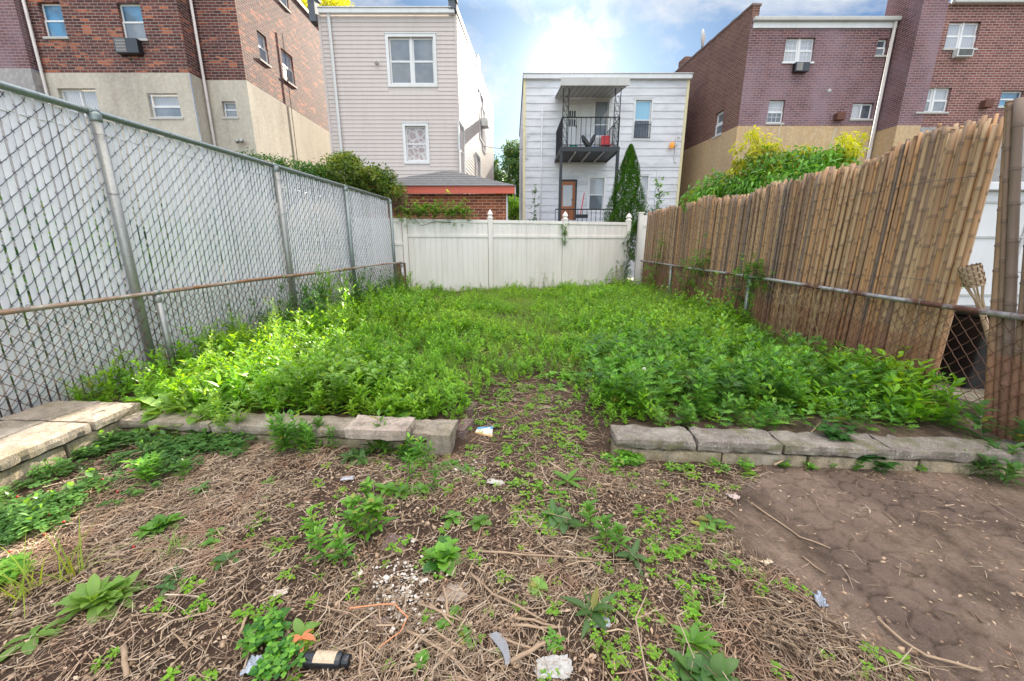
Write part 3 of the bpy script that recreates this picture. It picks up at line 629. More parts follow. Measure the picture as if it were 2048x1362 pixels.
# locking channel near the top of the slats
L_ = math.hypot(XL(YT1)-XL(YT0), YT1-YT0); b = MB(); x0, y0 = xt(YT0)+nf[0]*.008, YT0+nf[1]*.008
k_ = 0
while k_*.0705 < L_-.1:
    u = k_*.0705; zz = ZT-.20+(.012 if k_ % 2 else 0); p = (x0+uf[0]*u, y0+uf[1]*u, zz); q = (x0+uf[0]*(u+.055), y0+uf[1]*(u+.055), zz-.004); b.tube([p, q], .005, 4); k_ += 1
b.build('slat_lock', M['vinyl2'], tl)
b = MB(); b.tube([(xt(YT0)+.03, YT0, ZT), (xt(YT0+3.1)+.03, YT0+3.1, ZT-.004), (xt(YT0+7)+.03, YT0+7, ZT+.006), (xt(YT1)+.03, YT1, ZT+.02)], .034, 14); b.build('top_rail', M['galv_dark'], tl, True)
for y in (1.75, 4.44, 7.21, 9.62, 12.3):
    p = MB(); x = xt(y)+.075; p.tube([(x, y, 0), (x-.01, y, ZT-.05)], .047, 18); p.build('fence_post', M['galv'] if y < 9 else M['galv_dark'], tl, True)
    p = MB(); p.lathe([(.05, 0), (.052, .02), (.052, .07), (.04, .09), (.02, .1)], (x-.01, y, ZT-.1), 16); p.tube([(x-.03, y-.045, ZT), (x-.03, y+.045, ZT)], .04, 14); p.build('post_cap', M['galv_dark'], tl, True)
rings(tl, [(xt(y)+.03, y, ZT) for y in (3.15, 5.3, 6.2, 8.0, 8.8, 10.4, 11.3)], uf, .038, M['galv'])
rings(tl, [], uf, .05, M['galv']) if False else None
for y in (4.44, 7.21, 9.62):
    for z in (.9, 1.55, 2.2, 2.78):
        b = MB(); c = (xt(y)+.072, y, z); b.tube([(c[0]+.052*math.cos(a), c[1]+.052*math.sin(a), z+.006*math.sin(2*a)) for a in np.linspace(0, 6.28, 15)], .003, 5); b.build('tie_wire', M['galv'], tl, True)
# --- low rusty fence in front of it
ll = thing('chain_link_fence', 'low rusty chain-link fence in front of the white slatted fence', 'fence', (XL(4.6), 4.6, .1))
ZR = 1.115; YL0, YL1 = 1.6, 12.75
V, Q = links((XL(YL0)-.03, YL0), (XL(YL1)-.03, YL1), .13, ZR+.0, .0635, .067, .0032, nf, .006); place('wire_mesh', npmesh('m', V, Q, None, True), M['wire_rust'], ll)
b = MB(); b.tube([(XL(y), y, ZR+.008*math.sin(y*1.3)+.004*(y-5)) for y in np.linspace(YL0, YL1, 16)], .024, 12); b.build('top_rail', M['rust_pipe'], ll, True)
for y in (4.6, 8.87, 12.75):
    p = MB(); x = XL(y)+(.0 if y < 12 else 0); r = .033 if y < 12 else .05
    p.tube([(x+.03, y, -.02), (x, y, ZR-.03)], r, 16); p.build('fence_post', M['galv'] if y < 9 else M['rust_pipe_dark'], ll, True)
    p = MB(); p.lathe([(r+.004, 0), (r+.006, .01), (r+.006, .06), (r-.002, .075)], (x, y, ZR-.115), 14); p.tube([(x, y-.04, ZR), (x, y+.04, ZR)], .031, 12); p.tube([(x, y, ZR+.02), (x, y, ZR+.05)], [.018, .006], 8); p.build('post_cap', M['galv'], ll, True)
rings(ll, [(XL(y), y, ZR) for y in (3.42, 5.05, 5.75, 6.6, 7.4)]+[(XL(3.38), 3.38, ZR)], uf, .029, M['galv'])
b = MB(); b.box((XL(12.75)-.3, 12.78, .05), (XL(12.75)+.1, 12.84, 1.12)); b.build('end_board', plain('rust_board', (.16, .09, .06), .9, var=.4, dirt=(.1, .12, .05)), ll)
# --- low fence on the right
lr = thing('chain_link_fence', 'low rusty chain-link fence in front of the bamboo screen on the right', 'fence', (XR(5), 5, .1))
ur = np.array([.078, 1.0]); ur /= np.linalg.norm(ur); nr = np.array([-ur[1], ur[0]]); Y0, Y1 = 2.2, 15.0
V, Q = links((XR(Y0)+.025, Y0), (XR(Y1)+.025, Y1), .12, ZR, .0635, .067, .0032, nr, .006); place('wire_mesh', npmesh('m', V, Q, None, True), M['wire_rust'], lr)
b = MB(); b.tube([(XR(y), y, ZR+.006*math.sin(y*1.1)) for y in np.linspace(Y0, Y1, 16)], .025, 12); b.build('top_rail', M['rust_pipe_dark'], lr, True)
for px, py in ((1498, 570), (1342, 540)):
    d = ray(px, py); k = d[0]/d[1]; y = (3.94-.078*2.94)/(k-.078); x = XR(y)
    p = MB(); p.tube([(x, y, -.02), (x, y, ZR-.03)], .033, 16); p.build('fence_post', M['galv'], lr, True)
    p = MB(); p.lathe([(.037, 0), (.039, .01), (.039, .06), (.03, .075)], (x, y, ZR-.115), 14); p.tube([(x, y-.04, ZR), (x, y+.04, ZR)], .032, 12); p.build('post_cap', M['galv'], lr, True)
rings(lr, [(XR(y), y, ZR) for y in (3.0, 3.75, 4.75, 6.4, 8.2)], ur, .03, M['galv'])
# ================================================================ bamboo screens
def bammat():
    m, nt, b, out = mat('bamboo'); n = N(nt); r, g, bl = n.attr()[:3]; P = n.coord('World')
    c = n.mix(n.ramp(r, .0, .9), (.2, .155, .13), (.66, .36, .16)); c = n.mix(n.ramp(g, .72, .85), c, (.62, .41, .23)); c = n.mix(n.ramp(g, .1, .2, (1, 1, 1), (0, 0, 0)), c, (.3, .19, .13))
    k = n.ramp(n.noise(n.mapping(P, (30, 30, 2.2)), 1, 6, .7), .36, .66); c = n.mix(k, n.mix(.3, c, (.14, .1, .08)), c)
    k = n.ramp(n.noise(n.mapping(P, (12, 12, 5)), 1.5, 4, .6), .6, .75); c = n.mix(n.math('MULTIPLY', k, .3), c, (.42, .37, .33))
    c = n.mix(n.math('MULTIPLY', bl, .75), c, (.09, .06, .04))
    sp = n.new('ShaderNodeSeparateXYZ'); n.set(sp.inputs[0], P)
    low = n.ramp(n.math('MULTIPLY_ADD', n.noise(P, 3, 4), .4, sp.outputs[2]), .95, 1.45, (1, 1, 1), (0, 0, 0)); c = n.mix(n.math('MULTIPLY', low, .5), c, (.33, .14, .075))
    n.set(b.inputs['Base Color'], c); b.inputs['Roughness'].default_value = .62; b.inputs['Specular IOR Level'].default_value = .35
    n.set(b.inputs['Normal'], n.bump(n.noise(n.mapping(P, (80, 80, 3)), 1, 4, .7), .3, .004)); return m
M['bamboo'] = bammat()
def pole(x, y, z0, z1, r, lx, ly, k=8):
    zs = [z0]; 
    while zs[-1] < z1: zs.append(zs[-1]+R_(.2, .34))
    zs[-1] = z1; P = []; rr = []; cc = []; ph = R_(0, 6); am = R_(0, .012)
    for i, z in enumerate(zs):
        for dz, f, c in (((0, 1, .15),) if i in (0, len(zs)-1) else ((-.012, 1, .1), (-.003, 1.13, .9), (.006, 1.13, .6), (.014, .98, 1.0), (.03, .99, .15))):
            t = (z+dz-z0)/(z1-z0); P.append((x+lx*t+am*math.sin(ph+t*5), y+ly*t+am*math.cos(ph+t*4), z+dz)); rr.append(r*(1-.18*t)*f); cc.append(c)
    P = np.array(P); n = len(P); a = np.arange(k)*2*math.pi/k; ca = np.array(rr)[:, None]
    V = np.stack([P[:, 0:1]+ca*np.cos(a), P[:, 1:2]+ca*np.sin(a), np.repeat(P[:, 2:3], k, 1)], -1).reshape(-1, 3)
    i, j = np.meshgrid(np.arange(n-1), np.arange(k), indexing='ij'); j2 = (j+1) % k
    Q = np.stack([i*k+j, i*k+j2, (i+1)*k+j2, (i+1)*k+j], -1).reshape(-1, 4)
    top = (n-1)*k; Q = np.concatenate([Q, [[top, top+1, top+2, top+3], [top, top+3, top+4, top+7], [top+4, top+5, top+6, top+7]]])
    C = np.zeros((len(V), 3)); C[:, 0] = R_(0, 1); C[:, 1] = R_(0, 1); C[:, 2] = np.repeat(cc, k); return V, Q, C
ztop = lambda y: float(np.interp(y, [2.6, 3.56, 4.2, 5.2, 6.2, 7.6, 10, 12, 15], [2.75, 2.70, 2.72, 2.66, 2.63, 2.60, 2.74, 2.74, 2.86]))
def screen(y0, y1, dx=.09):
    out = []; y = y0
    while y < y1:
        far = sstep(5, 9, y); r = random.choice((.012, .015, .018, .022, .027))*R_(.9, 1.15)*(1-.1*far)*(1.15 if y < 5 else 1); y += r*1.35
        zt = ztop(y)+R_(-.06, .045)+.03*math.sin(y*2.1)+.025*math.sin(y*4.7); fan = (.04*math.sin(y*1.9+1)-.015)*1.0
        out.append(pole(XR(y)+dx+R_(-.022, .022), y, -.02, zt, r, .02, fan+R_(-.018, .018))); y += r*.6
    return join(out)
random.seed(21)
bs = thing('bamboo_screen', 'long weathered bamboo pole screen standing behind the right chain-link fence', 'fence', (XR(8)+.09, 8, 0))
for a, b_ in ((3.52, 7.35), (7.36, 11.1), (11.12, 14.9)):
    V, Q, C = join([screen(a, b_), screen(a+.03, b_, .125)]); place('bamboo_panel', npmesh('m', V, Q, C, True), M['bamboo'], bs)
b = MB()
for y in np.arange(3.66, 14.8, .05):
    pass
b = MB()
for z, off in ((2.25, .055), (1.32, .055)):
    ys = np.arange(3.62, 14.8, .12); b.tube([(XR(y)+off+.006*math.sin(y*9), y, z+.01*math.sin(y*5)) for y in ys], .0022, 4)
b.build('binding_wire', M['wire'], bs)
b2 = thing('bamboo_screen', 'short bamboo screen of thick grey poles at the right edge beyond the gap', 'fence', (XR(2.9)+.09, 2.9, 0))
out = []
for y, r in ((2.98, .031), (2.93, .024), (2.87, .035), (2.80, .03), (2.73, .036), (2.66, .03), (2.59, .035), (2.52, .03), (2.44, .036), (2.36, .03), (2.28, .035), (2.2, .035)):
    out.append(pole(XR(y)+.085, y, -.02, 2.78+R_(-.04, .05), r, -.05, .5+R_(-.03, .03), 8))
V, Q, C = join(out); C[:, 0] *= .5; C[:, 1] = .4; place('bamboo_panel', npmesh('m', V, Q, C, True), M['bamboo'], b2)
b = MB(); b.tube([(XR(3.4)+.05, 3.36, 2.25), (XR(3.1)+.045, 3.1, 2.26), (XR(2.9)+.045, 2.9, 2.25)], .0025, 4); b.tube([(XR(3.1)+.045, 3.1, 1.45), (XR(2.7)+.045, 2.7, 1.46)], .0025, 4); b.build('binding_wire', M['wire'], b2)
# ================================================================ tiki torch stuck behind the rail
def torch():
    x, z = AtY(1934, 532, 3.46); hd = np.array([x+.02, 3.46, z]); x, z = AtY(1992, 722, 3.3); d = np.array([x, 3.3, z])-hd; TL_ = np.linalg.norm(d); d /= TL_
    th = thing('garden_torch', 'bamboo garden torch with woven basket head leaning in the fence gap', 'torch', tuple(hd+d*1.2))
    a = np.cross(d, (1, 0, 0)); a /= np.linalg.norm(a); c = np.cross(a, d)
    b = MB(); nw = 14
    mm = plain('basket', (.42, .3, .19), .8, var=.4, scale=40); m2 = plain('basket_dark', (.16, .1, .065), .85, var=.4, scale=40)
    def P(t, ang, rr): return hd+d*t+rr*(math.cos(ang)*a+math.sin(ang)*c)
    R = lambda t: .068-.12*max(0, t-.12)
    for j in range(7):      # woven bands
        for i in range(nw):
            o = .004 if (i+j) % 2 else -.003
            t0 = .0+j*.027; a0 = 2*math.pi*i/nw; a1 = 2*math.pi*(i+1)/nw
            b.quad(P(t0, a0, R(t0)), P(t0, (a0+a1)/2, R(t0)+o), P(t0+.024, (a0+a1)/2, R(t0+.024)+o), P(t0+.024, a0, R(t0+.024))); b.quad(P(t0, (a0+a1)/2, R(t0)+o), P(t0, a1, R(t0)), P(t0+.024, a1, R(t0+.024)), P(t0+.024, (a0+a1)/2, R(t0+.024)+o))
    b.build('woven_basket', mm, th)
    b = MB()
    for i in range(nw):
        aa = 2*math.pi*(i+.5)/nw; b.tube([P(-.006+.03*k, aa, R(.03*k)+(.003 if k % 2 else -.003)) for k in range(7)], .0045, 4)
    b.build('rib', m2, th)
    b = MB()
    for i in range(6):
        aa = 2*math.pi*i/6; b.tube([P(.17, aa, .058), P(.3, aa, .026), P(.42, aa, .02)], .007, 5)
    b.build('splayed_strips', mm, th); b = MB(); b.tube([P(.34, 0, 0), P(.8, 0, 0), P(1.2, 0, 0)], .021, 10); b.build('pole', M['slab_pale'] if False else mm, th, True)
torch()
# ================================================================ white vinyl fence at the back
A0 = np.array([-3.44, 12.9]); A1 = np.array([4.32, 15.0]); df = A1-A0; Lf = np.linalg.norm(df); fv = frame((A0[0], A0[1], 0), (df[0], df[1], 0), (df[1], -df[0], 0))
vf = thing('vinyl_fence', 'white vinyl board fence with pointed post caps across the back of the yard', 'fence', (A0[0], A0[1], 0))
ZV = 2.50
def vpost(u, cap=True, zt=2.55):
    p = MB(); p.fbox(fv, u-.075, u+.075, -.075, .075, -.1, zt); p.build('post', M['vinyl'], vf, bevel=.008)
    if cap:
        c = fv(u, 0, zt); M4 = np.array([[math.cos(.785), -math.sin(.785), 0], [math.sin(.785), math.cos(.785), 0], [0, 0, 1]]); al = math.atan2(df[1], df[0])
        R4 = np.array([[math.cos(al), -math.sin(al), 0], [math.sin(al), math.cos(al), 0], [0, 0, 1]]) @ M4
        q = MB(); q.lathe([(.128, 0), (.128, .03), (.085, .05), (.07, .085), (.105, .115), (.112, .14), (.07, .215), (.004, .29)], c, 4, R4); q.build('post_cap', M['vinyl'], vf)
us = [0, .348*Lf, .685*Lf, Lf]
vpost(0, False, 2.52); vpost(us[1]); vpost(us[2]); vpost(us[3])
for a, b_ in zip(us[:-1], us[1:]):
    a += .085; b_ -= .082; p = MB(); k = int((b_-a)/.165); w = (b_-a)/k
    for i in range(k): 
        o = R_(-.002, .002)
        for z0, z1 in ((.12, 1.93), (2.0, 2.43)):
            p.add([fv(a+w*i+.003, .012+o, z0), fv(a+w*i+.010, .022+o, z0), fv(a+w*(i+1)-.010, .022+o, z0), fv(a+w*(i+1)-.003, .012+o, z0), fv(a+w*i+.003, .012+o, z1), fv(a+w*i+.010, .022+o, z1), fv(a+w*(i+1)-.010, .022+o, z1), fv(a+w*(i+1)-.003, .012+o, z1)], [(0, 1, 5, 4), (1, 2, 6, 5), (2, 3, 7, 6)])
    p.fbox(fv, a, b_, -.015, .011, .1, 2.45); p.build('board_panel', M['vinyl'], vf)
    for nm, z0, z1 in (('top_rail', 2.40, 2.50), ('middle_rail', 1.93, 2.02), ('bottom_rail', .05, .16)):
        p = MB(); p.fbox(fv, a-.006, b_+.003, -.045, .05, z0, z1); p.build(nm, M['vinyl'], vf, bevel=.006)
# end piece beyond the left post and the leaning piece by the bamboo
lp = thing('vinyl_fence', 'narrow white vinyl fence piece behind the end of the left chain-link fence', 'fence', tuple(fv(-.5, 0, 0)))
p = MB(); p.fbox(fv, -1.6, -.09, -.03, .0, .1, 2.44); p.build('board_panel', M['vinyl'], lp)
for z0, z1 in ((2.40, 2.50), (1.68, 1.77)):
    p = MB(); p.fbox(fv, -1.6, -.08, -.05, .03, z0, z1); p.build('rail', M['vinyl'], lp, bevel=.005)
x, z = AtY(1284, 425, 15.25); rp = thing('vinyl_fence', 'white vinyl fence end with flat post cap beside the far bamboo', 'fence', (x, 15.25, 0))
p = MB(); p.box((x-.11, 15.17, -.1), (x+.05, 15.33, z-.03)); p.build('post', M['vinyl'], rp, bevel=.008)
p = MB(); p.box((x-.14, 15.14, z-.03), (x+.08, 15.36, z+.01)); p.build('post_cap', M['vinyl'], rp, bevel=.01)
p = MB(); p.box((x+.05, 15.21, .1), (x+2.2, 15.26, z-.1)); p.box((x+.05, 15.18, z-.5), (x+2.2, 15.29, z-.4)); p.build('board_panel', M['vinyl'], rp)
p = MB(); p.add([(x+.02, 14.95, .2), (x+.05, 15.05, .2), (x+.42, 15.05, 1.75), (x+.38, 14.95, 1.75), (x+.02, 15.1, 0.2), (x+.38, 15.1, 1.75), (x+.5, 15.0, .2), (x+.5, 15.08, .2)], [(0, 6, 3), (4, 5, 7), (0, 3, 5, 4), (6, 7, 5, 3)]); p.build('brace_board', M['vinyl'], rp)
# ================================================================ things behind the bamboo gap
sh = thing('storage_shed', 'white metal shed seen through the gap between the bamboo screens', 'shed', (7.4, 6.2, 0))
b = MB(); b.box((5.6, 5.2, 0), (9.5, 8.2, 2.32)); b.build('wall', M['trim_white'], sh)
b = MB(); b.box((5.5, 5.1, 2.325), (9.6, 8.3, 2.42)); b.build('roof', M['trim_white'], sh, bevel=.01)
b = MB()
for x in (5.9, 6.6, 7.3, 8.0): b.box((x, 5.185, .1), (x+.03, 5.198, 2.25))
for z in (1.0, 1.75, 2.18): b.box((5.62, 5.183, z), (9.4, 5.196, z+.025))
b.build('seam_strip', M['trim_gray'], sh)
bn = thing('rubbish_bin', 'black plastic bin behind the rusty mesh in the fence gap', 'bin', (4.75, 3.75, 0))
b = MB(); b.add([(4.5, 3.62, .28), (5.0, 3.62, .28), (5.0, 4.1, .28), (4.5, 4.1, .28), (4.44, 3.56, .98), (5.06, 3.56, .98), (5.06, 4.16, .98), (4.44, 4.16, .98)], [(3,2,1,0),(4,5,6,7),(0,1,5,4),(1,2,6,5),(2,3,7,6),(3,0,4,7)]); b.build('body', M['black_plastic'], bn, bevel=.02)
b = MB(); b.box((4.42, 3.53, .985), (5.08, 4.19, 1.03)); b.build('lid', M['black_plastic'], bn, bevel=.015)
f_ = frame((4.25, 3.25, 0), (1, .25, 0), (-.25, 1, 0)); tag(rough_box(f_, 0, .95, .0, .75, .13, .27, .02).build('stone_slab', M['concrete']), 'rough concrete slab lying under the black bin behind the fence', 'slab')
tag(rough_box(f_, .0, .8, .1, .7, -.05, .12, .02).build('brick_pile', plain('old_brick', (.24, .09, .05), .9, var=.5, scale=12, bump=.5)), 'reddish masonry rubble beneath the rough concrete slab behind the fence', 'rubble')
# ================================================================ rubbish on the litter
def gz(px, py, up=.0): x, y = G(px, py, 0); return np.array([x, y, float(hz(x, y))+up])
def bottle():
    a = gz(610, 1332, .035); b_ = gz(702, 1336, .035); d = b_-a; d /= np.linalg.norm(d); c = np.cross(d, (0, 0, 1)); c /= np.linalg.norm(c); up = np.cross(c, d); MM = np.stack([c, up, d], 1); L = np.linalg.norm(b_-a)
    th = thing('plastic_bottle', 'black plastic bottle with a tan label lying on the litter at the bottom', 'bottle', tuple(a)); b = MB()
    b.lathe([(.012, 0), (.025, .003), (.029, .012), (.029, L*.8), (.026, L*.83), (.022, L*.845)], a, 24, MM); b.build('body', M['black_plastic'], th, True)
    b = MB(); b.lathe([(.0215, L*.85), (.0225, L*.86), (.0225, L*.985), (.019, L), (.005, L+.001)], a, 24, MM); b.build('cap', M['black_plastic'], th, True)
    m, nt, bs_, out = mat('label'); n = N(nt); P = n.coord('World'); f = n.ramp(n.noise(n.mapping(P, (260, 60, 260)), 1, 3), .56, .6); c_ = n.mix(f, (.55, .42, .28), (.34, .25, .17)); n.set(bs_.inputs['Base Color'], c_)
    V = []; Q = []; k = 10
    for s_ in (.26, .72):
        for j in range(k+1):
            an = math.pi*(.18+.58*j/k); V.append(a+d*L*s_+.0297*(math.cos(an)*-c*-1+math.sin(an)*up))
    Q = [(j, j+1, k+2+j, k+1+j) for j in range(k)]; b = MB(); b.add(V, Q); b.build('label', m, th, True)
bottle()
def crumple(name, label, cat, px, py, w, d, h, matl, seed, rot=0, up=.012):
    r = np.random.default_rng(seed); n_ = 17; u, v = np.meshgrid(np.linspace(-1, 1, n_), np.linspace(-1, 1, n_)); c = gz(px, py, up)
    dd_ = np.maximum(np.abs(u), np.abs(v))/(np.hypot(u, v)+1e-6); rad = (1.25-.75*fbm(u*1.6+seed, v*1.6, 3, seed))*(.55+.45*dd_); x = u*w/2*rad+.012*(fbm(u*3, v*3+seed, 3, 3)-.5); y = v*d/2*rad+.012*(fbm(u*3+9, v*3, 3, 4)-.5)
    z = h*np.abs(fbm(u*2.3+seed, v*2.3, 4, seed)-.45)*3.2*(1-.4*(u*u+v*v)/2)
    ca, sa = math.cos(rot), math.sin(rot); X = c[0]+x*ca-y*sa; Y = c[1]+x*sa+y*ca; i = np.arange(n_*n_).reshape(n_, n_)
    V = np.c_[X.ravel(), Y.ravel(), (c[2]+z).ravel()]; Q = np.stack([i[:-1, :-1], i[:-1, 1:], i[1:, 1:], i[1:, :-1]], -1).reshape(-1, 4)
    o = place(name, npmesh(name, V, Q, None, False), matl); s_ = o.modifiers.new('s', 'SOLIDIFY'); s_.thickness = .0015; return tag(o, label, cat)
paper = plain('tissue', (.47, .45, .42), .8, var=.15, scale=30, dirt=(.3, .26, .2), dscale=25)
wrap = plain('wrap', (.36, .4, .47), .25, spec=.7, var=.2, scale=30)
crumple('paper_tissue', 'crumpled dirty white paper tissue at the bottom edge of the litter', 'tissue', 1105, 1340, .16, .1, .03, paper, 3, .1)
crumple('plastic_wrapper', 'crumpled clear bluish wrapper on the bare soil at right', 'wrapper', 1638, 1205, .045, .09, .03, wrap, 5, -.2)
crumple('plastic_wrapper', 'small pale plastic scrap under the spear-leaved plant', 'wrapper', 1200, 1250, .1, .06, .015, wrap, 8)
crumple('plastic_wrapper', 'bluish plastic scrap in the bottom left clover', 'wrapper', 508, 1338, .07, .09, .02, wrap, 18)
crumple('paper_scrap', 'flat off-white paper scrap near the dark green clump on the left litter', 'paper', 560, 1187, .08, .045, .012, plain('scrap', (.62, .52, .42), .8, dirt=(.3, .24, .18), dscale=30), 9, .2)
crumple('paper_scrap', 'torn grey paper by the start of the path', 'paper', 990, 965, .15, .06, .012, plain('scrap2', (.5, .48, .42), .7, dirt=(.3, .27, .2), dscale=20), 12, -.4)
crumple('paper_scrap', 'pale crumpled scrap on the soil in front of the right wall', 'paper', 1465, 998, .09, .05, .03, plain('scrap3', (.58, .46, .4), .8), 14, -.5)
crumple('paper_scrap', 'small cream scrap at the edge of the bare paved corner', 'paper', 1533, 1126, .07, .03, .02, plain('scrap4', (.72, .58, .42), .8), 15, .3)
crumple('paper_scrap', 'grey flake on the litter left of the clear path', 'paper', 696, 960, .1, .06, .012, plain('scrap5', (.42, .41, .44), .6), 16, .1)
# striped corrugated strip
V = []; Q = []; n_ = 40; a = gz(985, 1272, .02); b_ = gz(1010, 1335, .02); d = b_-a; cr = np.array([d[1], -d[0], 0]); cr /= np.linalg.norm(cr)
for i in range(n_+1):
    t = i/n_; w = .017+.005*math.sin(t*5); c = a+d*t-cr*.02*math.sin(t*2.4); z = .005*(1 if i % 2 else -1)+.01*math.sin(t*3)
    V += [c-cr*w+np.array([0, 0, z]), c+cr*w+np.array([0, 0, z])]
Q = [(2*i, 2*i+1, 2*i+3, 2*i+2) for i in range(n_)]
tag(place('corrugated_strip', npmesh('c', V, Q), plain('corr', (.32, .33, .36), .5)), 'grey corrugated strip lying among the broken twigs', 'strip')
# printed packet on the path
a, b_, c, d = gz(950, 874, .012), gz(984, 880, .012), gz(986, 868, .045), gz(956, 866, .02); th = thing('card_packet', 'torn blue and cream card packet at the left edge of the path', 'packet', tuple(a))
nrm = np.cross(b_-a, d-a); nrm /= np.linalg.norm(nrm)
p = MB(); p.add([a, b_, c, d]+[q-nrm*.004 for q in (a, b_, c, d)], [(0, 1, 2, 3), (7, 6, 5, 4), (0, 4, 5, 1), (1, 5, 6, 2), (2, 6, 7, 3), (3, 7, 4, 0)]); p.build('card', plain('card', (.68, .6, .46), .5), th)
p = MB(); e = nrm*.002; p.add([a+(d-a)*.62+e, b_+(c-b_)*.72+e, c+e, d+e], [(0, 1, 2, 3)]); p.build('blue_band', plain('card_blue', (.08, .25, .42), .4), th)
p = MB(); p.add([a+e, b_+e, b_+(c-b_)*.12+e, a+(d-a)*.12+e], [(0, 1, 2, 3)]); p.build('orange_band', plain('card_orange', (.7, .3, .06), .4), th)
# sticks one can pick out
smat = plain('stick', (.36, .25, .16), .8, var=.35, scale=25, bump=.4)
def stick(pts, r, lab=None, grp='broken sticks on the litter', name='stick', m=smat, up=.02):
    P = [gz(x, y, up) for x, y in pts]; Q = []
    for i in range(len(P)-1):
        for t in (0, .5): Q.append(P[i]+(P[i+1]-P[i])*t+np.array([R_(-.004, .004), R_(-.004, .004), R_(0, .004)]))
    Q.append(P[-1]); b = MB(); b.tube(Q, [r*(1.1-.35*i/len(Q))*R_(.92, 1.08) for i in range(len(Q))], 7); o = b.build(name, m, None, True)
    return tag(o, lab or 'broken brown stick lying loose on the straw litter', 'stick', grp if not lab else None)
for pts, r in [([(1022, 1330), (1060, 1308), (1100, 1288)], .009), ([(1023, 1258), (1080, 1262), (1125, 1262)], .006), ([(1030, 1245), (1065, 1248), (1110, 1262)], .006), ([(885, 1175), (893, 1205), (897, 1235)], .007), ([(860, 1215), (885, 1232), (905, 1252)], .007),
               ([(815, 1265), (860, 1290), (905, 1320), (935, 1350)], .006), ([(250, 1300), (252, 1335), (256, 1362)], .011), ([(500, 1225), (490, 1255), (478, 1280)], .007), ([(800, 1345), (815, 1340), (838, 1335)], .008),
               ([(838, 1215), (880, 1228), (920, 1245)], .005), ([(1000, 1282), (1030, 1292), (1062, 1302)], .006), ([(870, 1262), (895, 1285), (925, 1300)], .005), ([(720, 1300), (721, 1335), (722, 1362)], .006), ([(1605, 1117), (1628, 1135), (1650, 1150)], .004)]: stick(pts, r)
stick([(938, 1107), (1010, 1113), (1080, 1116), (1180, 1124)], .006, 'long straight pale stick to the right of the dark green clump')
stick([(942, 1152), (985, 1195), (1040, 1222), (1090, 1250)], .006, 'long bent stick running down from the tan paving stone')
stick([(1500, 1010), (1560, 1050), (1600, 1078), (1660, 1100)], .005, 'long thin stick crossing the edge of the bare soil')
stick([(1752, 1245), (1800, 1290), (1850, 1320), (1960, 1352)], .006, 'long thin stick at the bottom right corner soil')
stick([(1545, 942), (1580, 922), (1632, 885)], .008, 'forked grey stick leaning against the right wall', up=.05)
stick([(700, 1236), (740, 1226), (790, 1224), (818, 1250), (800, 1280), (760, 1310)], .0032, 'arching orange dead stem beside the small paving stone', m=plain('orange_stem', (.62, .26, .12), .6), up=.045)
# ================================================================ buildings
def wall(fr, u0, u1, z0, z1, holes, b=None, depth=.12, n=0.0):
    b = b or MB(); us = sorted({u0, u1, *[h[0] for h in holes], *[h[1] for h in holes]}); zs = sorted({z0, z1, *[h[2] for h in holes], *[h[3] for h in holes]})
    us = [u for u in us if u0-1e-6 <= u <= u1+1e-6]; zs = [z for z in zs if z0-1e-6 <= z <= z1+1e-6]
    for a, c in zip(us[:-1], us[1:]):
        for e, f in zip(zs[:-1], zs[1:]):
            mu, mz = (a+c)/2, (e+f)/2
            if any(h[0] < mu < h[1] and h[2] < mz < h[3] for h in holes): continue
            b.quad(fr(a, n, e), fr(c, n, e), fr(c, n, f), fr(a, n, f))
    for h in holes:
        a, c, e, f = h[:4]; e = max(e, z0); f = min(f, z1)
        if f <= e: continue
        b.quad(fr(a, n, e), fr(a, n, f), fr(a, n-depth, f), fr(a, n-depth, e)); b.quad(fr(c, n, f), fr(c, n, e), fr(c, n-depth, e), fr(c, n-depth, f))
        b.quad(fr(a, n, f), fr(c, n, f), fr(c, n-depth, f), fr(a, n-depth, f)); b.quad(fr(c, n, e), fr(a, n, e), fr(a, n-depth, e), fr(c, n-depth, e))
    return b
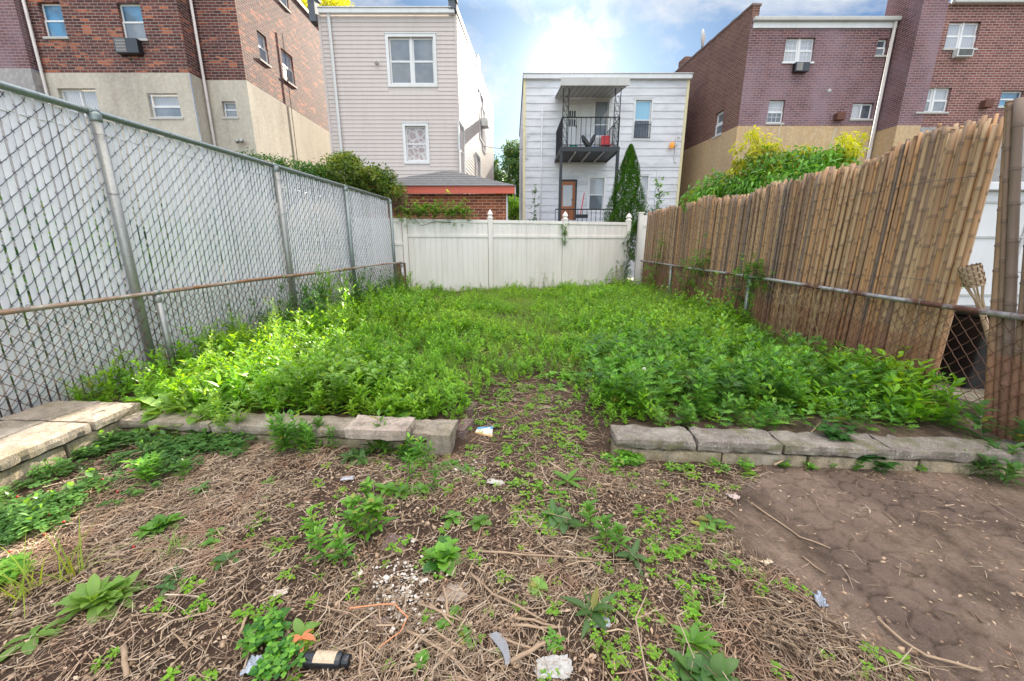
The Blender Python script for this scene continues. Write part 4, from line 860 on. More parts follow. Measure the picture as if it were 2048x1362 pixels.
def window(par, fr, r, kind='hung', pane='glass_dark', pane2=None, fmat='trim_white', sill='sillstone', rec=.08, surround=0, fw=.05, grid=False):
    u0, u1, z0, z1 = r; b = MB(); n0 = -rec
    if surround:
        s = surround; b.fbox(fr, u0-s, u0, 0, .035, z0-s, z1+s); b.fbox(fr, u1, u1+s, 0, .035, z0-s, z1+s); b.fbox(fr, u0, u1, 0, .035, z1, z1+s); b.fbox(fr, u0, u1, 0, .035, z0-s, z0)
        b.fbox(fr, u0-s-.02, u1+s+.02, 0, .055, z1+s, z1+s+.03)
    def sash(a, c, e, f, nn, w=fw):
        b.fbox(fr, a, a+w, nn-.03, nn, e, f); b.fbox(fr, c-w, c, nn-.03, nn, e, f); b.fbox(fr, a+w, c-w, nn-.03, nn, f-w, f); b.fbox(fr, a+w, c-w, nn-.03, nn, e, e+w)
    panes = []
    cols = [(u0, u1)] if kind in ('hung', 'slider', 'single') else [(u0, (u0+u1)/2-.03), ((u0+u1)/2+.03, u1)]
    if len(cols) == 2: b.fbox(fr, cols[0][1], cols[1][0], n0-.03, n0+.015, z0, z1)
    for a, c in cols:
        if kind == 'slider':
            m = (a+c)/2; sash(a, m+.02, z0, z1, n0-.002); sash(m-.02, c, z0, z1, n0-.034); panes += [(a+fw, m, z0+fw, z1-fw, n0-.015, 0), (m, c-fw, z0+fw, z1-fw, n0-.045, 1)]
        elif kind == 'single': sash(a, c, z0, z1, n0); panes.append((a+fw, c-fw, z0+fw, z1-fw, n0-.015, 0))
        else:
            m = (z0+z1)/2; sash(a, c, m-.02, z1, n0-.034); sash(a, c, z0, m+.02, n0); panes += [(a+fw, c-fw, m, z1-fw, n0-.05, 0), (a+fw, c-fw, z0+fw, m, n0-.016, 1)]
    if grid:
        for (a, c, e, f, nn, k) in panes:
            for i in (1, 2): b.fbox(fr, a+(c-a)*i/3-.006, a+(c-a)*i/3+.006, nn, nn+.01, e, f)
            b.fbox(fr, a, c, nn, nn+.009, (e+f)/2-.006, (e+f)/2+.006)
    w = b.build('window', M[fmat], par)
    for (a, c, e, f, nn, k) in panes:
        q = MB(); q.fbox(fr, a, c, nn-.012, nn, e, f); q.build('pane', M[(pane2 or pane) if k else pane], w)
    if sill: q = MB(); q.fbox(fr, u0-.06, u1+.06, -.02, .05, z0-.07, z0-.002); q.build('sill', M[sill], w)
    return w
def pipe(par, pts, r=.045, m='pipe_gray', name='drainpipe'):
    b = MB(); b.tube(pts, r, 10); b2 = pts; b.build(name, M[m], par, True)
def ac(fr, r, label, matl, out=.45, n=.02):
    u0, u1, z0, z1 = r; c = fr((u0+u1)/2, 0, z0); th = thing('air_conditioner', label, 'air conditioner', tuple(c)); b = MB(); b.fbox(fr, u0, u1, n, n+out, z0, z1); b.build('casing', M[matl], th, bevel=.015)
    b = MB(); k = 9
    for i in range(k): z = z0+.05+(z1-z0-.1)*i/(k-1); b.fbox(fr, u0+.05, u0+.05+(u1-u0-.1)*(1 if matl != 'black_plastic' else .5), n+out+.002, n+out+.01, z-.006, z+.006)
    b.build('grille', M['black_metal'] if matl != 'black_plastic' else M['pipe_gray'], th)
# ---- brick block on the left
fE = frame((0, 15.0, 0), (1, 0, 0), (0, -1, 0)); fE2 = frame((0, 15.6, 0), (1, 0, 0), (0, -1, 0)); fE0 = frame((0, 14.74, 0), (1, 0, 0), (0, -1, 0)); fEs = frame((-9.47, 15.6, 0), (.0, 1, 0), (1, 0, 0))
ST = 7.38; TOP = 12.1
E = thing('brick_building', 'red and orange brick building over a cream stuccoed base beyond the left fence', 'building', (-12, 18, 0))
r1 = rect(fE, 83, 127, 4, 74); r2 = rect(fE, 240, 286, 5, 78); r3 = rect(fE, 122, 197, 177, 232); r4 = rect(fE, 299, 360, 187, 235)
r5 = rect(fE2, 446, 473, 203, 234); r6 = rect(fEs, 518, 535, 70, 122); r7 = rect(fEs, 566, 587, 107, 163); r8 = rect(fEs, 556, 574, -40, 8)
up = MB(); wall(fE, -16.07, -11.0, ST, TOP, [r1, r2], up); wall(fE2, -11.0, -9.47, ST, TOP, [], up); wall(fEs, 0, 12, ST, TOP, [r6, r7, r8], up); up.quad((-11.0, 15.0, ST), (-11.0, 15.6, ST), (-11.0, 15.6, TOP), (-11.0, 15.0, TOP))
up.build('brick_wall', M['brick_red'], E)
lo = MB(); wall(fE, -16.07, -11.0, -.2, ST-.002, [r3, r4], lo, n=.02); wall(fE2, -11.0, -9.45, -.2, ST-.002, [r5], lo, n=.02); wall(fEs, -.02, 12, -.2, ST-.002, [], lo, n=.02); lo.quad((-10.98, 14.98, -.2), (-10.98, 15.58, -.2), (-10.98, 15.58, ST-.002), (-10.98, 14.98, ST-.002))
for a, b_, c, d in (((-16.07, 14.98), (-10.98, 14.98), (-10.98, 15), (-16.07, 15)), ((-11, 15.58), (-9.45, 15.58), (-9.45, 15.6), (-11, 15.6)), ((-9.45, 15.58), (-9.45, 27), (-9.47, 27), (-9.47, 15.58))):
    lo.quad((*a, ST-.002), (*b_, ST-.002), (*c, ST-.002), (*d, ST-.002))
lo.build('stucco_base', M['stucco_cream'], E)
window(E, fE, r1, 'hung', 'glass_blue', 'glass_blue'); window(E, fE, r2, 'hung', 'glass_blue', 'glass_gray'); window(E, fE, r3, 'slider', 'glass_curtain', fw=.06, rec=.1); window(E, fE, r4, 'hung', 'glass_curtain', 'glass_gray', rec=.1, fw=.06); window(E, fE2, r5, 'hung', 'glass_gray', 'glass_gray', fw=.04)
window(E, fEs, r6, 'hung', 'glass_curtain', 'glass_gray', fw=.07, rec=.05); window(E, fEs, r7, 'hung', 'glass_curtain', 'glass_gray', fw=.07, rec=.05); window(E, fEs, r8, 'hung', 'glass_gray', fw=.07, rec=.05)
rf = MB(); rf.box((-16.4, 15.02, TOP), (-9.4, 27.3, TOP+.12)); rf.build('roof_edge', M['trim_gray'], E)
pipe(E, [(-10.87, 15.46, -.1), (-10.87, 15.46, TOP)]); pipe(E, [(-15.93, 14.9, -.1), (-15.93, 14.9, TOP)])
b = MB(); b.tube([(-10.9, 15.53, 4.05), (-9.4, 15.53, 4.0), (-9.38, 15.6, 4.0), (-9.38, 21, 4.0)], .02, 6); b.build('conduit', M['galv'], E)
lm = MB(); x, z = onplane(fE2, 478, 284); lm.tube([(x, 15.5, z), (x+.1, 15.35, z-.03)], [.04, .08], 10); lm.tube([(x+.12, 15.5, z), (x+.26, 15.35, z-.02)], [.04, .08], 10); lm.build('flood_lamp', M['galv'], E, True)
u, z = onplane(fEs, 566, 100); b = MB(); b.tube([(-9.42, 15.6+u, 4), (-9.42, 15.6+u, z+.6)], .012, 5); b.build('cable', M['black_metal'], E)
E0 = thing('brick_building', 'hazed purple brick building with pale base at the far left edge', 'building', (-19, 18, 0))
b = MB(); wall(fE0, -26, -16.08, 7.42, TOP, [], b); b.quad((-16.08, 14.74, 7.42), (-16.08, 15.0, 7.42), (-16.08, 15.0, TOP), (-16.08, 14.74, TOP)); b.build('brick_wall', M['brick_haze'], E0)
b = MB(); b.box((-26, 14.72, -.2), (-16.085, 18, 7.415)); b.build('stucco_base', M['stucco_gray'], E0)
b = MB(); b.box((-26, 14.7, TOP), (-16.5, 27, TOP+.12)); b.build('roof_edge', M['trim_gray'], E0)
ac(fE, rect(fE, 241, 287, 82, 112), 'black air conditioner under the tall window of the left brick building', 'black_plastic', .2)
# ---- clapboard rows
def boards(fr, u0, u1, z0, z1, h, holes, par, m, name='siding', lap=.018):
    b = MB(); z = z0
    while z < z1-.01:
        zt = min(z+h, z1); iv = [(u0, u1)]
        for H_ in holes:
            if H_[2] < zt-.01 and H_[3] > z+.01:
                n2 = []
                for a, c in iv:
                    if H_[1] <= a or H_[0] >= c: n2.append((a, c)); continue
                    if H_[0] > a: n2.append((a, H_[0]))
                    if H_[1] < c: n2.append((H_[1], c))
                iv = n2
        for a, c in iv:
            o = R_(-.0015, .0015); b.quad(fr(a, lap+o, z), fr(c, lap+o, z), fr(c, 0, zt), fr(a, 0, zt)); b.quad(fr(a, -.002, z), fr(c, -.002, z), fr(c, lap+o, z), fr(a, lap+o, z)); b.quad(fr(a, -.002, z), fr(a, lap+o, z), fr(a, 0, zt)); b.quad(fr(c, lap+o, z), fr(c, -.002, z), fr(c, 0, zt))
        z = zt
    return b.build(name, m, par)
# ---- beige clapboard house
D1 = 17.5; fL = frame((0, D1, 0), (1, 0, 0), (0, -1, 0)); fLs = frame((-2.14, D1, 0), (.075, 1, 0), (1, -.075, 0)); TL = 10.32
Lh = thing('clapboard_house', 'beige clapboard house with double window and white gutter behind the brick garage', 'house', (-5, 22, 0))
q1 = rect(fL, 779, 868, 74, 168); q2 = rect(fL, 812, 853, 252, 322)
core = MB(); wall(fL, -7.48, -2.14, 0, TL, [q1, q2], core, n=-.004); wall(fLs, 0, 11.5, 0, TL+.05, [], core, n=-.004); core.quad((-7.48, D1, 0), (-7.48, D1, TL), (-7.48, D1+11, TL), (-7.48, D1+11, 0)); core.build('sheathing', M['siding_beige'], Lh)
boards(fL, -7.46, -2.16, .0, TL, .148, [(r[0]-.12, r[1]+.12, r[2]-.12, r[3]+.15) for r in (q1, q2)], Lh, M['siding_beige'])
s1 = rect(fLs, 959, 967, 195, 280); s2 = rect(fLs, 965, 970, 226, 300); s3 = rect(fLs, 919, 928, 256, 350); s4 = rect(fLs, 952, 960, 316, 356)
boards(fLs, .02, 11.5, .0, TL+.1, .148, [s1, s2, s3, s4], Lh, M['siding_beige'])
window(Lh, fL, q1, 'pair', 'glass_gray', 'glass_gray', surround=.11, sill=None, rec=.05, fw=.06); window(Lh, fL, q2, 'hung', 'glass_lace', 'glass_lace', surround=.11, sill=None, rec=.05, fw=.05)
for s_ in (s1, s2, s3, s4): window(Lh, fLs, s_, 'hung', 'glass_gray', surround=.08, sill=None, rec=-.01, fw=.06)
b = MB(); b.fbox(fL, -7.4, -2.2, .03, .2, TL-.03, TL+.13); b.fbox(fL, -7.42, -2.18, .02, .24, TL+.13, TL+.17); b.build('gutter', M['trim_white'], Lh, bevel=.02)
b = MB(); b.tube([(-7.05, D1-.1, TL), (-7.05, D1-.1, .2)], .06, 4); b.build('drainpipe', M['trim_white'], Lh)
for a_ in (-2.22, -7.5): b = MB(); b.fbox(fL, a_, a_+.09, .0, .03, 0, TL); b.build('corner_trim', M['siding_beige'], Lh)
b = MB(); b.fbox(fLs, -.25, 11.5, -.25, -.01, TL+.1, TL+.38); b.fbox(fLs, -.3, .12, -.28, .05, TL+.385, TL+.6); b.box((-7.75, D1-.2, TL-.3), (-7.5, D1+.2, TL+.5)); b.box((-7.78, D1-.3, TL+.503), (-7.45, D1+.3, TL+.62))
b.build('parapet', plain('parapet_dark', (.1, .11, .13), .8), Lh)
b = MB(); b.fbox(fLs, -.02, 11.5, -.005, .02, TL+.12, TL+.36); b.build('parapet_face', M['siding_beige'], Lh)
b = MB(); b.fbox(fLs, 5.0, 5.7, -.2, .04, TL-.0, TL+.75); b.build('chimney', M['siding_beige'], Lh)
rf = MB(); rf.box((-7.45, D1+.1, TL-.05), (-2.4, D1+11, TL+.02)); rf.build('roof', M['roof_tar'], Lh)
lm = MB(); x, z = onplane(fL, 754, 126); lm.box((x-.06, D1-.12, z-.04), (x+.06, D1-.02, z+.03)); lm.tube([(x, D1-.12, z), (x+.03, D1-.2, z-.06)], [.04, .05], 8); lm.build('security_camera', M['trim_gray'], Lh)
u, z = onplane(fLs, 963, 247)
b = MB(); b.fbox(fLs, u-.3, u+.3, .03, .4, z-.2, z+.2); o = b.build('air_conditioner', M['ac_white'], None, bevel=.02); tag(o, 'small white air conditioner on the side wall of the beige house', 'air conditioner')
# ---- white clapboard house
D2 = 21.0; fW = frame((0, D2, 0), (1, 0, 0), (0, -1, 0)); TW = 9.55; X0, X1 = .57, 8.5
Wh = thing('clapboard_house', 'white clapboard house with an iron balcony straight ahead behind the fence', 'house', (4.5, 25, 0))
v1 = rect(fW, 1269, 1301, 200, 278); v2 = rect(fW, 1280, 1294, 352, 420); v3 = rect(fW, 1178, 1207, 356, 422); v4 = rect(fW, 1120, 1150, 362, 440); v5 = rect(fW, 1131, 1158, 208, 296); v6 = rect(fW, 1188, 1216, 200, 296)
core = MB(); wall(fW, X0, X1, 0, TW, [v1, v2, v3, v4, v5, v6], core, n=-.004, depth=.15); core.quad((X0, D2, 0), (X0, D2+11, 0), (X0, D2+11, TW), (X0, D2, TW)); core.quad((X1, D2, 0), (X1, D2, TW), (X1, D2+11, TW), (X1, D2+11, 0)); core.build('sheathing', M['siding_white'], Wh)
boards(fW, X0+.1, X1-.1, .0, TW-.15, .335, [(r[0]-.08, r[1]+.08, r[2]-.06, r[3]+.08) for r in (v1, v2, v3, v4, v5, v6)], Wh, M['siding_white'], lap=.026)
window(Wh, fW, v1, 'hung', 'glass_shade', 'glass_dark', surround=.08, sill=None, rec=.04); window(Wh, fW, v2, 'hung', 'glass_curtain', surround=.08, sill=None, rec=.04); window(Wh, fW, v3, 'hung', 'glass_curtain', 'glass_dark', surround=.1, sill='trim_white', rec=.04)
window(Wh, fW, v6, 'hung', 'glass_gray', 'glass_dark', surround=.09, sill=None, rec=.04)
def door(par, r, m, gm, gz0, gz1, gw, knob=True):
    u0, u1, z0, z1 = r; b = MB(); g0, g1 = u0+gw, u1-gw; a, c = z0+(z1-z0)*gz0, z0+(z1-z0)*gz1
    for q in ((u0, g0, z0, z1), (g1, u1, z0, z1), (g0, g1, z0, a), (g0, g1, c, z1)): b.fbox(fW, q[0], q[1], -.1, -.05, q[2], q[3])
    d = b.build('door', m, par); b = MB(); b.fbox(fW, g0, g1, -.09, -.075, a, c); b.build('door_glass', gm, d)
    b = MB(); b.fbox(fW, u1-.16, u1-.1, -.05, .0, z0+.95, z0+1.02); b.build('door_handle', M['black_metal'], d)
    b = MB(); b.fbox(fW, u0-.07, u0, 0, .035, z0, z1+.07); b.fbox(fW, u1, u1+.07, 0, .035, z0, z1+.07); b.fbox(fW, u0, u1, 0, .035, z1, z1+.07); b.build('door_frame', M['black_metal'] if m == M['door_wood'] else M['trim_white'], d)
    return d
door(Wh, v4, M['door_wood'], M['glass_curtain'], .36, .9, .14); dd = door(Wh, v5, M['trim_white'], M['glass_dark'], .5, .86, .17)
b = MB(); b.fbox(fW, v5[0]+.17, v5[1]-.17, -.074, -.06, v5[2]+(v5[3]-v5[2])*.67, v5[2]+(v5[3]-v5[2])*.69)
for t in (.33, .67): x = v5[0]+.17+(v5[1]-v5[0]-.34)*t; b.fbox(fW, x-.015, x+.015, -.073, -.061, v5[2]+(v5[3]-v5[2])*.5, v5[2]+(v5[3]-v5[2])*.86)
b.build('glazing_bars', M['trim_white'], dd)
b = MB(); b.fbox(fW, X0-.03, X1+.06, .02, .2, TW-.17, TW+.02); b.fbox(fW, X0-.05, X1+.08, .0, .24, TW+.025, TW+.06); b.build('gutter', M['trim_white'], Wh, bevel=.015)
tc_ = plain('trim_cream', (.66, .58, .36), .6)
for a_ in (X0-.02, X1-.1): b = MB(); b.fbox(fW, a_, a_+.12, -.02, .05, 0, TW-.17); b.build('corner_trim', tc_, Wh)
b = MB(); b.add([(X0-.05, D2-.22, TW+.065), (X1+.08, D2-.22, TW+.065), (X1+.08, D2+11, TW+.1), (X0-.05, D2+11, TW+.1)], [(0, 1, 2, 3)]); b.build('roof', M['roof_tar'], Wh)
z = onplane(fW, 1200, 325)[1]; b = MB(); b.fbox(fW, X0+.1, X1-.1, .027, .04, z-.22, z); b.build('band_board', M['siding_white'], Wh)
xq = onplane(fW, 1083, 300)[0]; b = MB(); b.tube([(xq, D2-.06, .1), (xq, D2-.06, 8.2)], .035, 8); xq2 = onplane(fW, 1312, 380)[0]; b.tube([(xq2, D2-.06, .1), (xq2, D2-.06, 5.3)], .03, 8); b.build('conduit', M['siding_white'], Wh, True)
for (px, y0, y1) in ((1053, 272, 318), (1352, 275, 325)):
    x, za = onplane(fW, px, y0); zb = onplane(fW, px, y1)[1]; b = MB(); b.tube([(x+.15, D2-.07, za), (x, D2-.07, za), (x, D2-.07, zb), (x+.12, D2-.07, zb)], .03, 6); b.build('bracket_pipe', M['trim_white'], Wh)
x, z = onplane(fW, 1341, 291); b = MB(); b.box((x-.05, D2-.1, z-.05), (x+.3, D2-.03, z+.05)); b.build('lamp_arm', M['trim_gray'], Wh)
b = MB(); b.lathe([(.05, 0), (.1, .05), (.12, .2), (.08, .26), (.03, .28)], (x, D2-.2, z-.17), 10); b.build('wall_lamp', M['amber'], Wh, True)
b = MB(); b.fbox(fW, v1[0]-.0, v1[1]+.0, .1, .12, v1[2]+.02, v1[2]+.05); b.fbox(fW, v1[0], v1[1], .1, .12, v1[2]+.6, v1[2]+.63)
for i in range(7): x = v1[0]+(v1[1]-v1[0])*i/6; b.fbox(fW, x-.01, x+.01, .1, .118, v1[2], v1[2]+.75)
b.build('window_guard', M['black_metal'], Wh)
# balcony
YB = 18.6; bx0, bx1 = 2.18, 4.68; zf = 5.72
b = MB(); b.box((bx0-.05, YB, zf+.02), (bx1+.05, D2-.03, zf+.12)); b.box((bx0-.06, YB-.06, zf-.02), (bx1+.06, YB-.005, zf+.17)); b.box((bx0-.06, YB, zf-.02), (bx0-.055+.05, D2-.03, zf+.018)); b.box((bx1, YB, zf-.02), (bx1+.06, D2-.03, zf+.018))
bal = b.build('balcony', M['black_metal'], Wh)
b = MB()
for t in (.25, .5, .75): x = bx0+(bx1-bx0)*t; b.box((x-.03, YB+.01, zf-.06), (x+.03, D2-.05, zf+.015))
b.build('joist', M['trim_gray'], bal)
def railing(par, pts, z0, z1, gap, m, name='railing'):
    b = MB()
    for (xa, ya), (xb, yb) in zip(pts[:-1], pts[1:]):
        b.tube([(xa, ya, z1), (xb, yb, z1)], .025, 4); b.tube([(xa, ya, z0+.08), (xb, yb, z0+.08)], .018, 4); L = math.hypot(xb-xa, yb-ya); k = max(1, int(L/gap))
        for i in range(k+1):
            t = i/k; b.tube([(xa+(xb-xa)*t, ya+(yb-ya)*t, z0), (xa+(xb-xa)*t, ya+(yb-ya)*t, z1)], .012, 4)
    return b.build(name, m, par)
railing(bal, [(bx0, D2-.1), (bx0, YB), (bx1, YB), (bx1, D2-.1)], zf+.17, zf+1.35, .2, M['black_metal'])
for x in (bx0, bx1): b = MB(); b.box((x-.06, YB-.04, 0), (x+.06, YB+.08, zf-.02)); b.build('balcony_post', M['black_metal'], bal)
def scrollpost(x, w, z0, z1):
    b = MB(); b.tube([(x, YB, z0), (x, YB, z1)], .02, 4); b.tube([(x+w, YB, z0), (x+w, YB, z1)], .02, 4); z = z0
    while z < z1-.3:
        c = x+w/2
        for s_ in (-1, 1): b.tube([(c+s_*w*.42*math.sin(a)*(1-a/9), YB, z+.16+s_*.0+.14*math.cos(a)*s_) for a in np.linspace(0, 4.6, 12)], .009, 4)
        z += .34
    b.build('scroll_post', M['black_metal'], bal)
scrollpost(bx0+.02, .24, zf+.17, 8.2); scrollpost(bx1-.26, .24, zf+.17, 8.2)
b = MB(); b.add([(bx0-.1, YB-.25, 8.22), (bx1+.2, YB-.25, 8.22), (bx1+.2, D2-.03, 8.62), (bx0-.1, D2-.03, 8.62), (bx0-.1, YB-.25, 8.27), (bx1+.2, YB-.25, 8.27), (bx1+.2, D2-.03, 8.67), (bx0-.1, D2-.03, 8.67)], [(3,2,1,0),(4,5,6,7),(0,1,5,4),(1,2,6,5),(2,3,7,6),(3,0,4,7)])
b.box((bx0-.14, YB-.32, 8.18), (bx1+.24, YB-.255, 8.48)); b.build('awning', M['trim_gray'], bal)
b = MB()
for i in range(12): x = bx0-.08+(bx1-bx0+.24)*i/11; b.add([(x-.012, YB-.2, 8.2), (x+.012, YB-.2, 8.2), (x+.012, D2-.06, 8.6), (x-.012, D2-.06, 8.6)], [(3, 2, 1, 0)])
b.build('awning_rib', M['black_metal'], bal)
# lower porch rail and its things
zp = 2.3; b = MB(); b.box((bx0-.3, YB-.1, zp-.2), (bx1+.6, D2-.05, zp)); po = b.build('porch', M['stucco_gray'], Wh)
railing(po, [(bx0-.2, YB), (bx1+.4, YB)], zp, 3.28, .2, M['black_metal'])
def simple(name, label, cat, parts):
    th = thing(name, label, cat, parts[0][1].V[0])
    for nm, b, m in parts: b.build(nm, m, th)
red = plain('red_plastic', (.5, .03, .04), .4); grn = plain('green_plastic', (.02, .3, .22), .4); blu = plain('blue_plastic', (.05, .2, .5), .4); wht = M['trim_white']
a = MB(); x, _ = AtY(1163, 420, 19.2); a.tube([(x+.1, 19.2, zp+1.75), (x-.08, 19.0, zp+.75)], .025, 6); c = MB(); c.box((x-.3, 18.85, zp+.62), (x+.25, 19.0, zp+.78)); simple('broom', 'red handled push broom standing on the lower porch', 'broom', [('handle', a, red), ('head', c, M['black_metal'])])
zb_ = zf+.13
def bx(px, w, h, y=19.2): x, _ = AtY(px, 290, y); b = MB(); b.box((x-w/2, y-w/2, zb_), (x+w/2, y+w/2, zb_+h)); return b, x
b, x = bx(1147, .3, .2); l_ = MB(); l_.box((x-.17, 19.03, zb_+.205), (x+.17, 19.37, zb_+.235)); simple('plastic_tub', 'green plastic tub on the balcony floor behind the left rail', 'tub', [('body', b, grn), ('lid', l_, grn)])
x, _ = AtY(1213, 285, 19.4); b = MB(); b.box((x-.2, 19.25, zb_+.28), (x+.2, 19.65, zb_+.33)); c = MB(); c.box((x-.2, 19.6, zb_+.33), (x+.2, 19.65, zb_+.75)); l_ = MB()
for sx in (-.17, .17):
    for sy in (19.28, 19.6): l_.tube([(x+sx, sy, zb_), (x+sx*.9, sy, zb_+.28)], .02, 5)
simple('child_chair', 'small red plastic chair at the right of the balcony', 'chair', [('seat', b, red), ('backrest', c, red), ('legs', l_, red)])
x, _ = AtY(1176, 285, 19.3); b = MB()
for i, (dx, dz, an) in enumerate(((-.05, .0, .15), (.1, .0, -.2), (.0, .28, .8))): b.tube([(x+dx, 19.3, zb_+dz), (x+dx+.25*math.sin(an), 19.32, zb_+dz+.5)], .035, 6)
c = MB()
c.tube([(x-.28, 19.28, zb_+.68), (x-.18, 19.3, zb_+.5), (x-.02, 19.32, zb_+.32), (x+.12, 19.3, zb_+.1)], [.05, .12, .13, .07], 9); c.tube([(x+.3, 19.36, zb_+.72), (x+.2, 19.38, zb_+.5), (x+.05, 19.4, zb_+.2)], [.05, .1, .09], 9)
simple('folded_stroller', 'folded dark stroller with white frame in the middle of the balcony', 'stroller', [('frame', b, wht), ('seat_cover', c, M['black_plastic'])])
b, x = bx(1188, .34, .1, 18.9); l_ = MB(); l_.box((x-.1, 18.8, zb_+.103), (x+.1, 19, zb_+.13)); simple('plastic_box', 'flat blue plastic box at the front of the balcony', 'box', [('body', b, blu), ('lid', l_, wht)])
b, x = bx(1200, .5, .8, 20.0); c = MB(); c.box((x-.22, 19.735, zb_+.1), (x+.22, 19.745, zb_+.7)); simple('rack', 'white wire rack behind the balcony railing beside the red chair', 'rack', [('frame', c, M['trim_gray']), ('shelf', b, wht)]) 
# ---- brick building on the right
D3 = 18.5; fA = frame((0, D3, 0), (1, 0, 0), (0, -1, 0)); TA = 10.63; SA = 6.7; xa = 9.78
fAs = frame((xa, D3, 0), (-.09, 1, 0), (-1, -.09, 0))
A = thing('brick_building', 'purple hazed brick building with tan stucco base and small dish on its side parapet', 'building', (13, 22, 0))
a1 = rect(fA, 1570, 1628, 75, 124); a2 = rect(fA, 1754, 1774, 77, 111); a3 = rect(fA, 1536, 1568, 200, 246); a4 = rect(fA, 1704, 1746, 206, 238); a5 = rect(fAs, 1429, 1445, 225, 270)
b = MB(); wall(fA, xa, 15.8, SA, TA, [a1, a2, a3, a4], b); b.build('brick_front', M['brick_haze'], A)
b = MB(); wall(fAs, 0, 12, SA, TA+.5, [a5], b); b.quad(fAs(0, 0, SA), fAs(0, 0, TA+.5), fAs(0, -.3, TA+.5), fAs(0, -.3, SA)) if False else None; b.fbox(fAs, 0, .02, -.32, 0, TA, TA+.5); b.build('brick_side', M['brick_side'], A)
b = MB(); wall(fA, xa-.02, 15.82, 0, SA-.002, [], b, n=.02); wall(fAs, -.02, 12, 0, SA-.002, [], b, n=.02); b.quad((xa-.02, D3-.02, SA-.002), (15.8, D3-.02, SA-.002), (15.8, D3, SA-.002), (xa-.02, D3, SA-.002)); b.build('stucco_base', M['stucco_tan'], A)
b = MB(); u = 0
while u < 12: b.fbox(fAs, u-.03, u+.32, -.36, .04, TA+.503+.01*math.sin(u*7), TA+.58+.01*math.sin(u*7)); u += .36
b.build('coping', plain('coping', (.17, .12, .11), .85, var=.3), A)
b = MB(); b.fbox(fA, xa+.1, 15.75, .0, .06, TA-.3, TA-.1); b.build('fascia', M['trim_white'], A)
b = MB(); b.fbox(fA, xa+.05, 15.78, .02, .2, TA-.095, TA+.06); b.build('gutter', M['trim_gray'], A, bevel=.03)
window(A, fA, a1, 'pair', 'glass_curtain', 'glass_curtain', grid=True, fw=.06, sill='trim_white'); window(A, fA, a2, 'hung', 'glass_dark', 'glass_gray', fw=.06); window(A, fA, a3, 'hung', 'glass_curtain', 'glass_dark', grid=True, fw=.06); window(A, fA, a4, 'slider', 'glass_curtain', 'glass_dark', fw=.06); window(A, fAs, a5, 'hung', 'glass_gray', fw=.1, grid=False)
pipe(A, [(15.62, D3-.1, TA-.1), (15.62, D3-.1, 0)], .06)
x, z = onplane(fA, 1675, 235)
def ventbox(par, fr, px, py, w=.17): 
    u, z = onplane(fr, px, py); b = MB(); b.fbox(fr, u-w, u+w, 0, .22, z-w*.8, z+w*.8); b.build('vent_box', plain('vent_rust', (.12, .05, .035), .8), par, bevel=.01)
ventbox(A, fA, 1675, 235)
u, z = onplane(fA, 1650, 186); b = MB(); b.lathe([(.02, 0), (.07, .05), (.08, .1)], fA(u, .15, z), 10, np.array([[1, 0, 0], [0, 0, -1], [0, 1, 0]])); b.build('flood_lamp', M['trim_gray'], A, True)
b = MB(); b.fbox(fAs, 5.3, 6.0, -.5, .02, TA+.45, TA+.9); b.build('chimney', M['brick_side'], A)
ac(fA, rect(fA, 1584, 1612, 128, 147), 'dark air conditioner under the double window of the purple brick building', 'black_plastic', .2)
cr = M['trim_white']; b = MB()   # repaired cracks in the tan stucco
for pts in (((1562, 250), (1556, 270), (1558, 290)), ((1672, 256), (1665, 275), (1660, 300)), ((1780, 296), (1740, 292), (1722, 305), (1716, 322))):
    P = [onplane(fA, *p) for p in pts]; b.tube([fA(p[0], .022, p[1]) for p in P], .03, 4)
b.build('patched_crack', plain('patch', (.52, .46, .36), .9), A)
# dish
u, z = onplane(fAs, 1400, 122); c = fAs(3.9, -.1, TA+.58); th = thing('satellite_dish', 'small grey satellite dish on the parapet of the purple brick building', 'satellite dish', tuple(c))
Mx = np.array([[0, .6, .8], [0, .8, -.6], [1, 0, 0]]); b = MB(); b.lathe([(.01, .08), (.2, .055), (.37, 0), (.375, .012), (.2, .075), (.01, .1)], c+np.array([0, 0, .55]), 16, Mx); b.build('dish', M['trim_gray'], th, True); b = MB(); b.tube([c, c+np.array([0, 0, .4])], .025, 6); b.build('mast', M['black_metal'], th)
# taller neighbour
D4 = 17.5; fB = frame((0, D4, 0), (1, 0, 0), (0, -1, 0)); fBs = frame((15.78, D4, 0), (0, 1, 0), (-1, 0, 0)); TB = 10.7; SB = 6.38
B_ = thing('brick_building', 'red brick building with grey base at the right edge behind the bamboo', 'building', (20, 21, 0))
b1 = rect(fB, 1894, 1957, 43, 97); b2_ = rect(fB, 1839, 1899, 175, 224); b3 = rect(fB, 2001, 2046, 181, 213)
b = MB(); wall(fB, 16.75, 27, SB, TB, [b1, b2_, b3], b); b.build('brick_front', M['brick_rust'], B_)
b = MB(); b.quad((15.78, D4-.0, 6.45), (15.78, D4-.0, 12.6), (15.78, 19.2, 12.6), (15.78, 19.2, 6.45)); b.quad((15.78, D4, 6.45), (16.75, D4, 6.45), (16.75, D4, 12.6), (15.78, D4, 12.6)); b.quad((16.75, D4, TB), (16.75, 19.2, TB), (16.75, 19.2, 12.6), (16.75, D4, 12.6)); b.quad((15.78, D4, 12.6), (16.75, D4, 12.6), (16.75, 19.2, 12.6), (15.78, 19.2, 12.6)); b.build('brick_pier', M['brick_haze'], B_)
b = MB(); b.box((15.76, D4-.02, 0), (16.73, 19.2, 6.445)); b.build('pier_base', M['stucco_tan'], B_)
b = MB(); b.box((16.735, D4-.025, 0), (27, D4+.1, SB-.005)); b.build('stucco_base', M['stucco_gray'], B_)
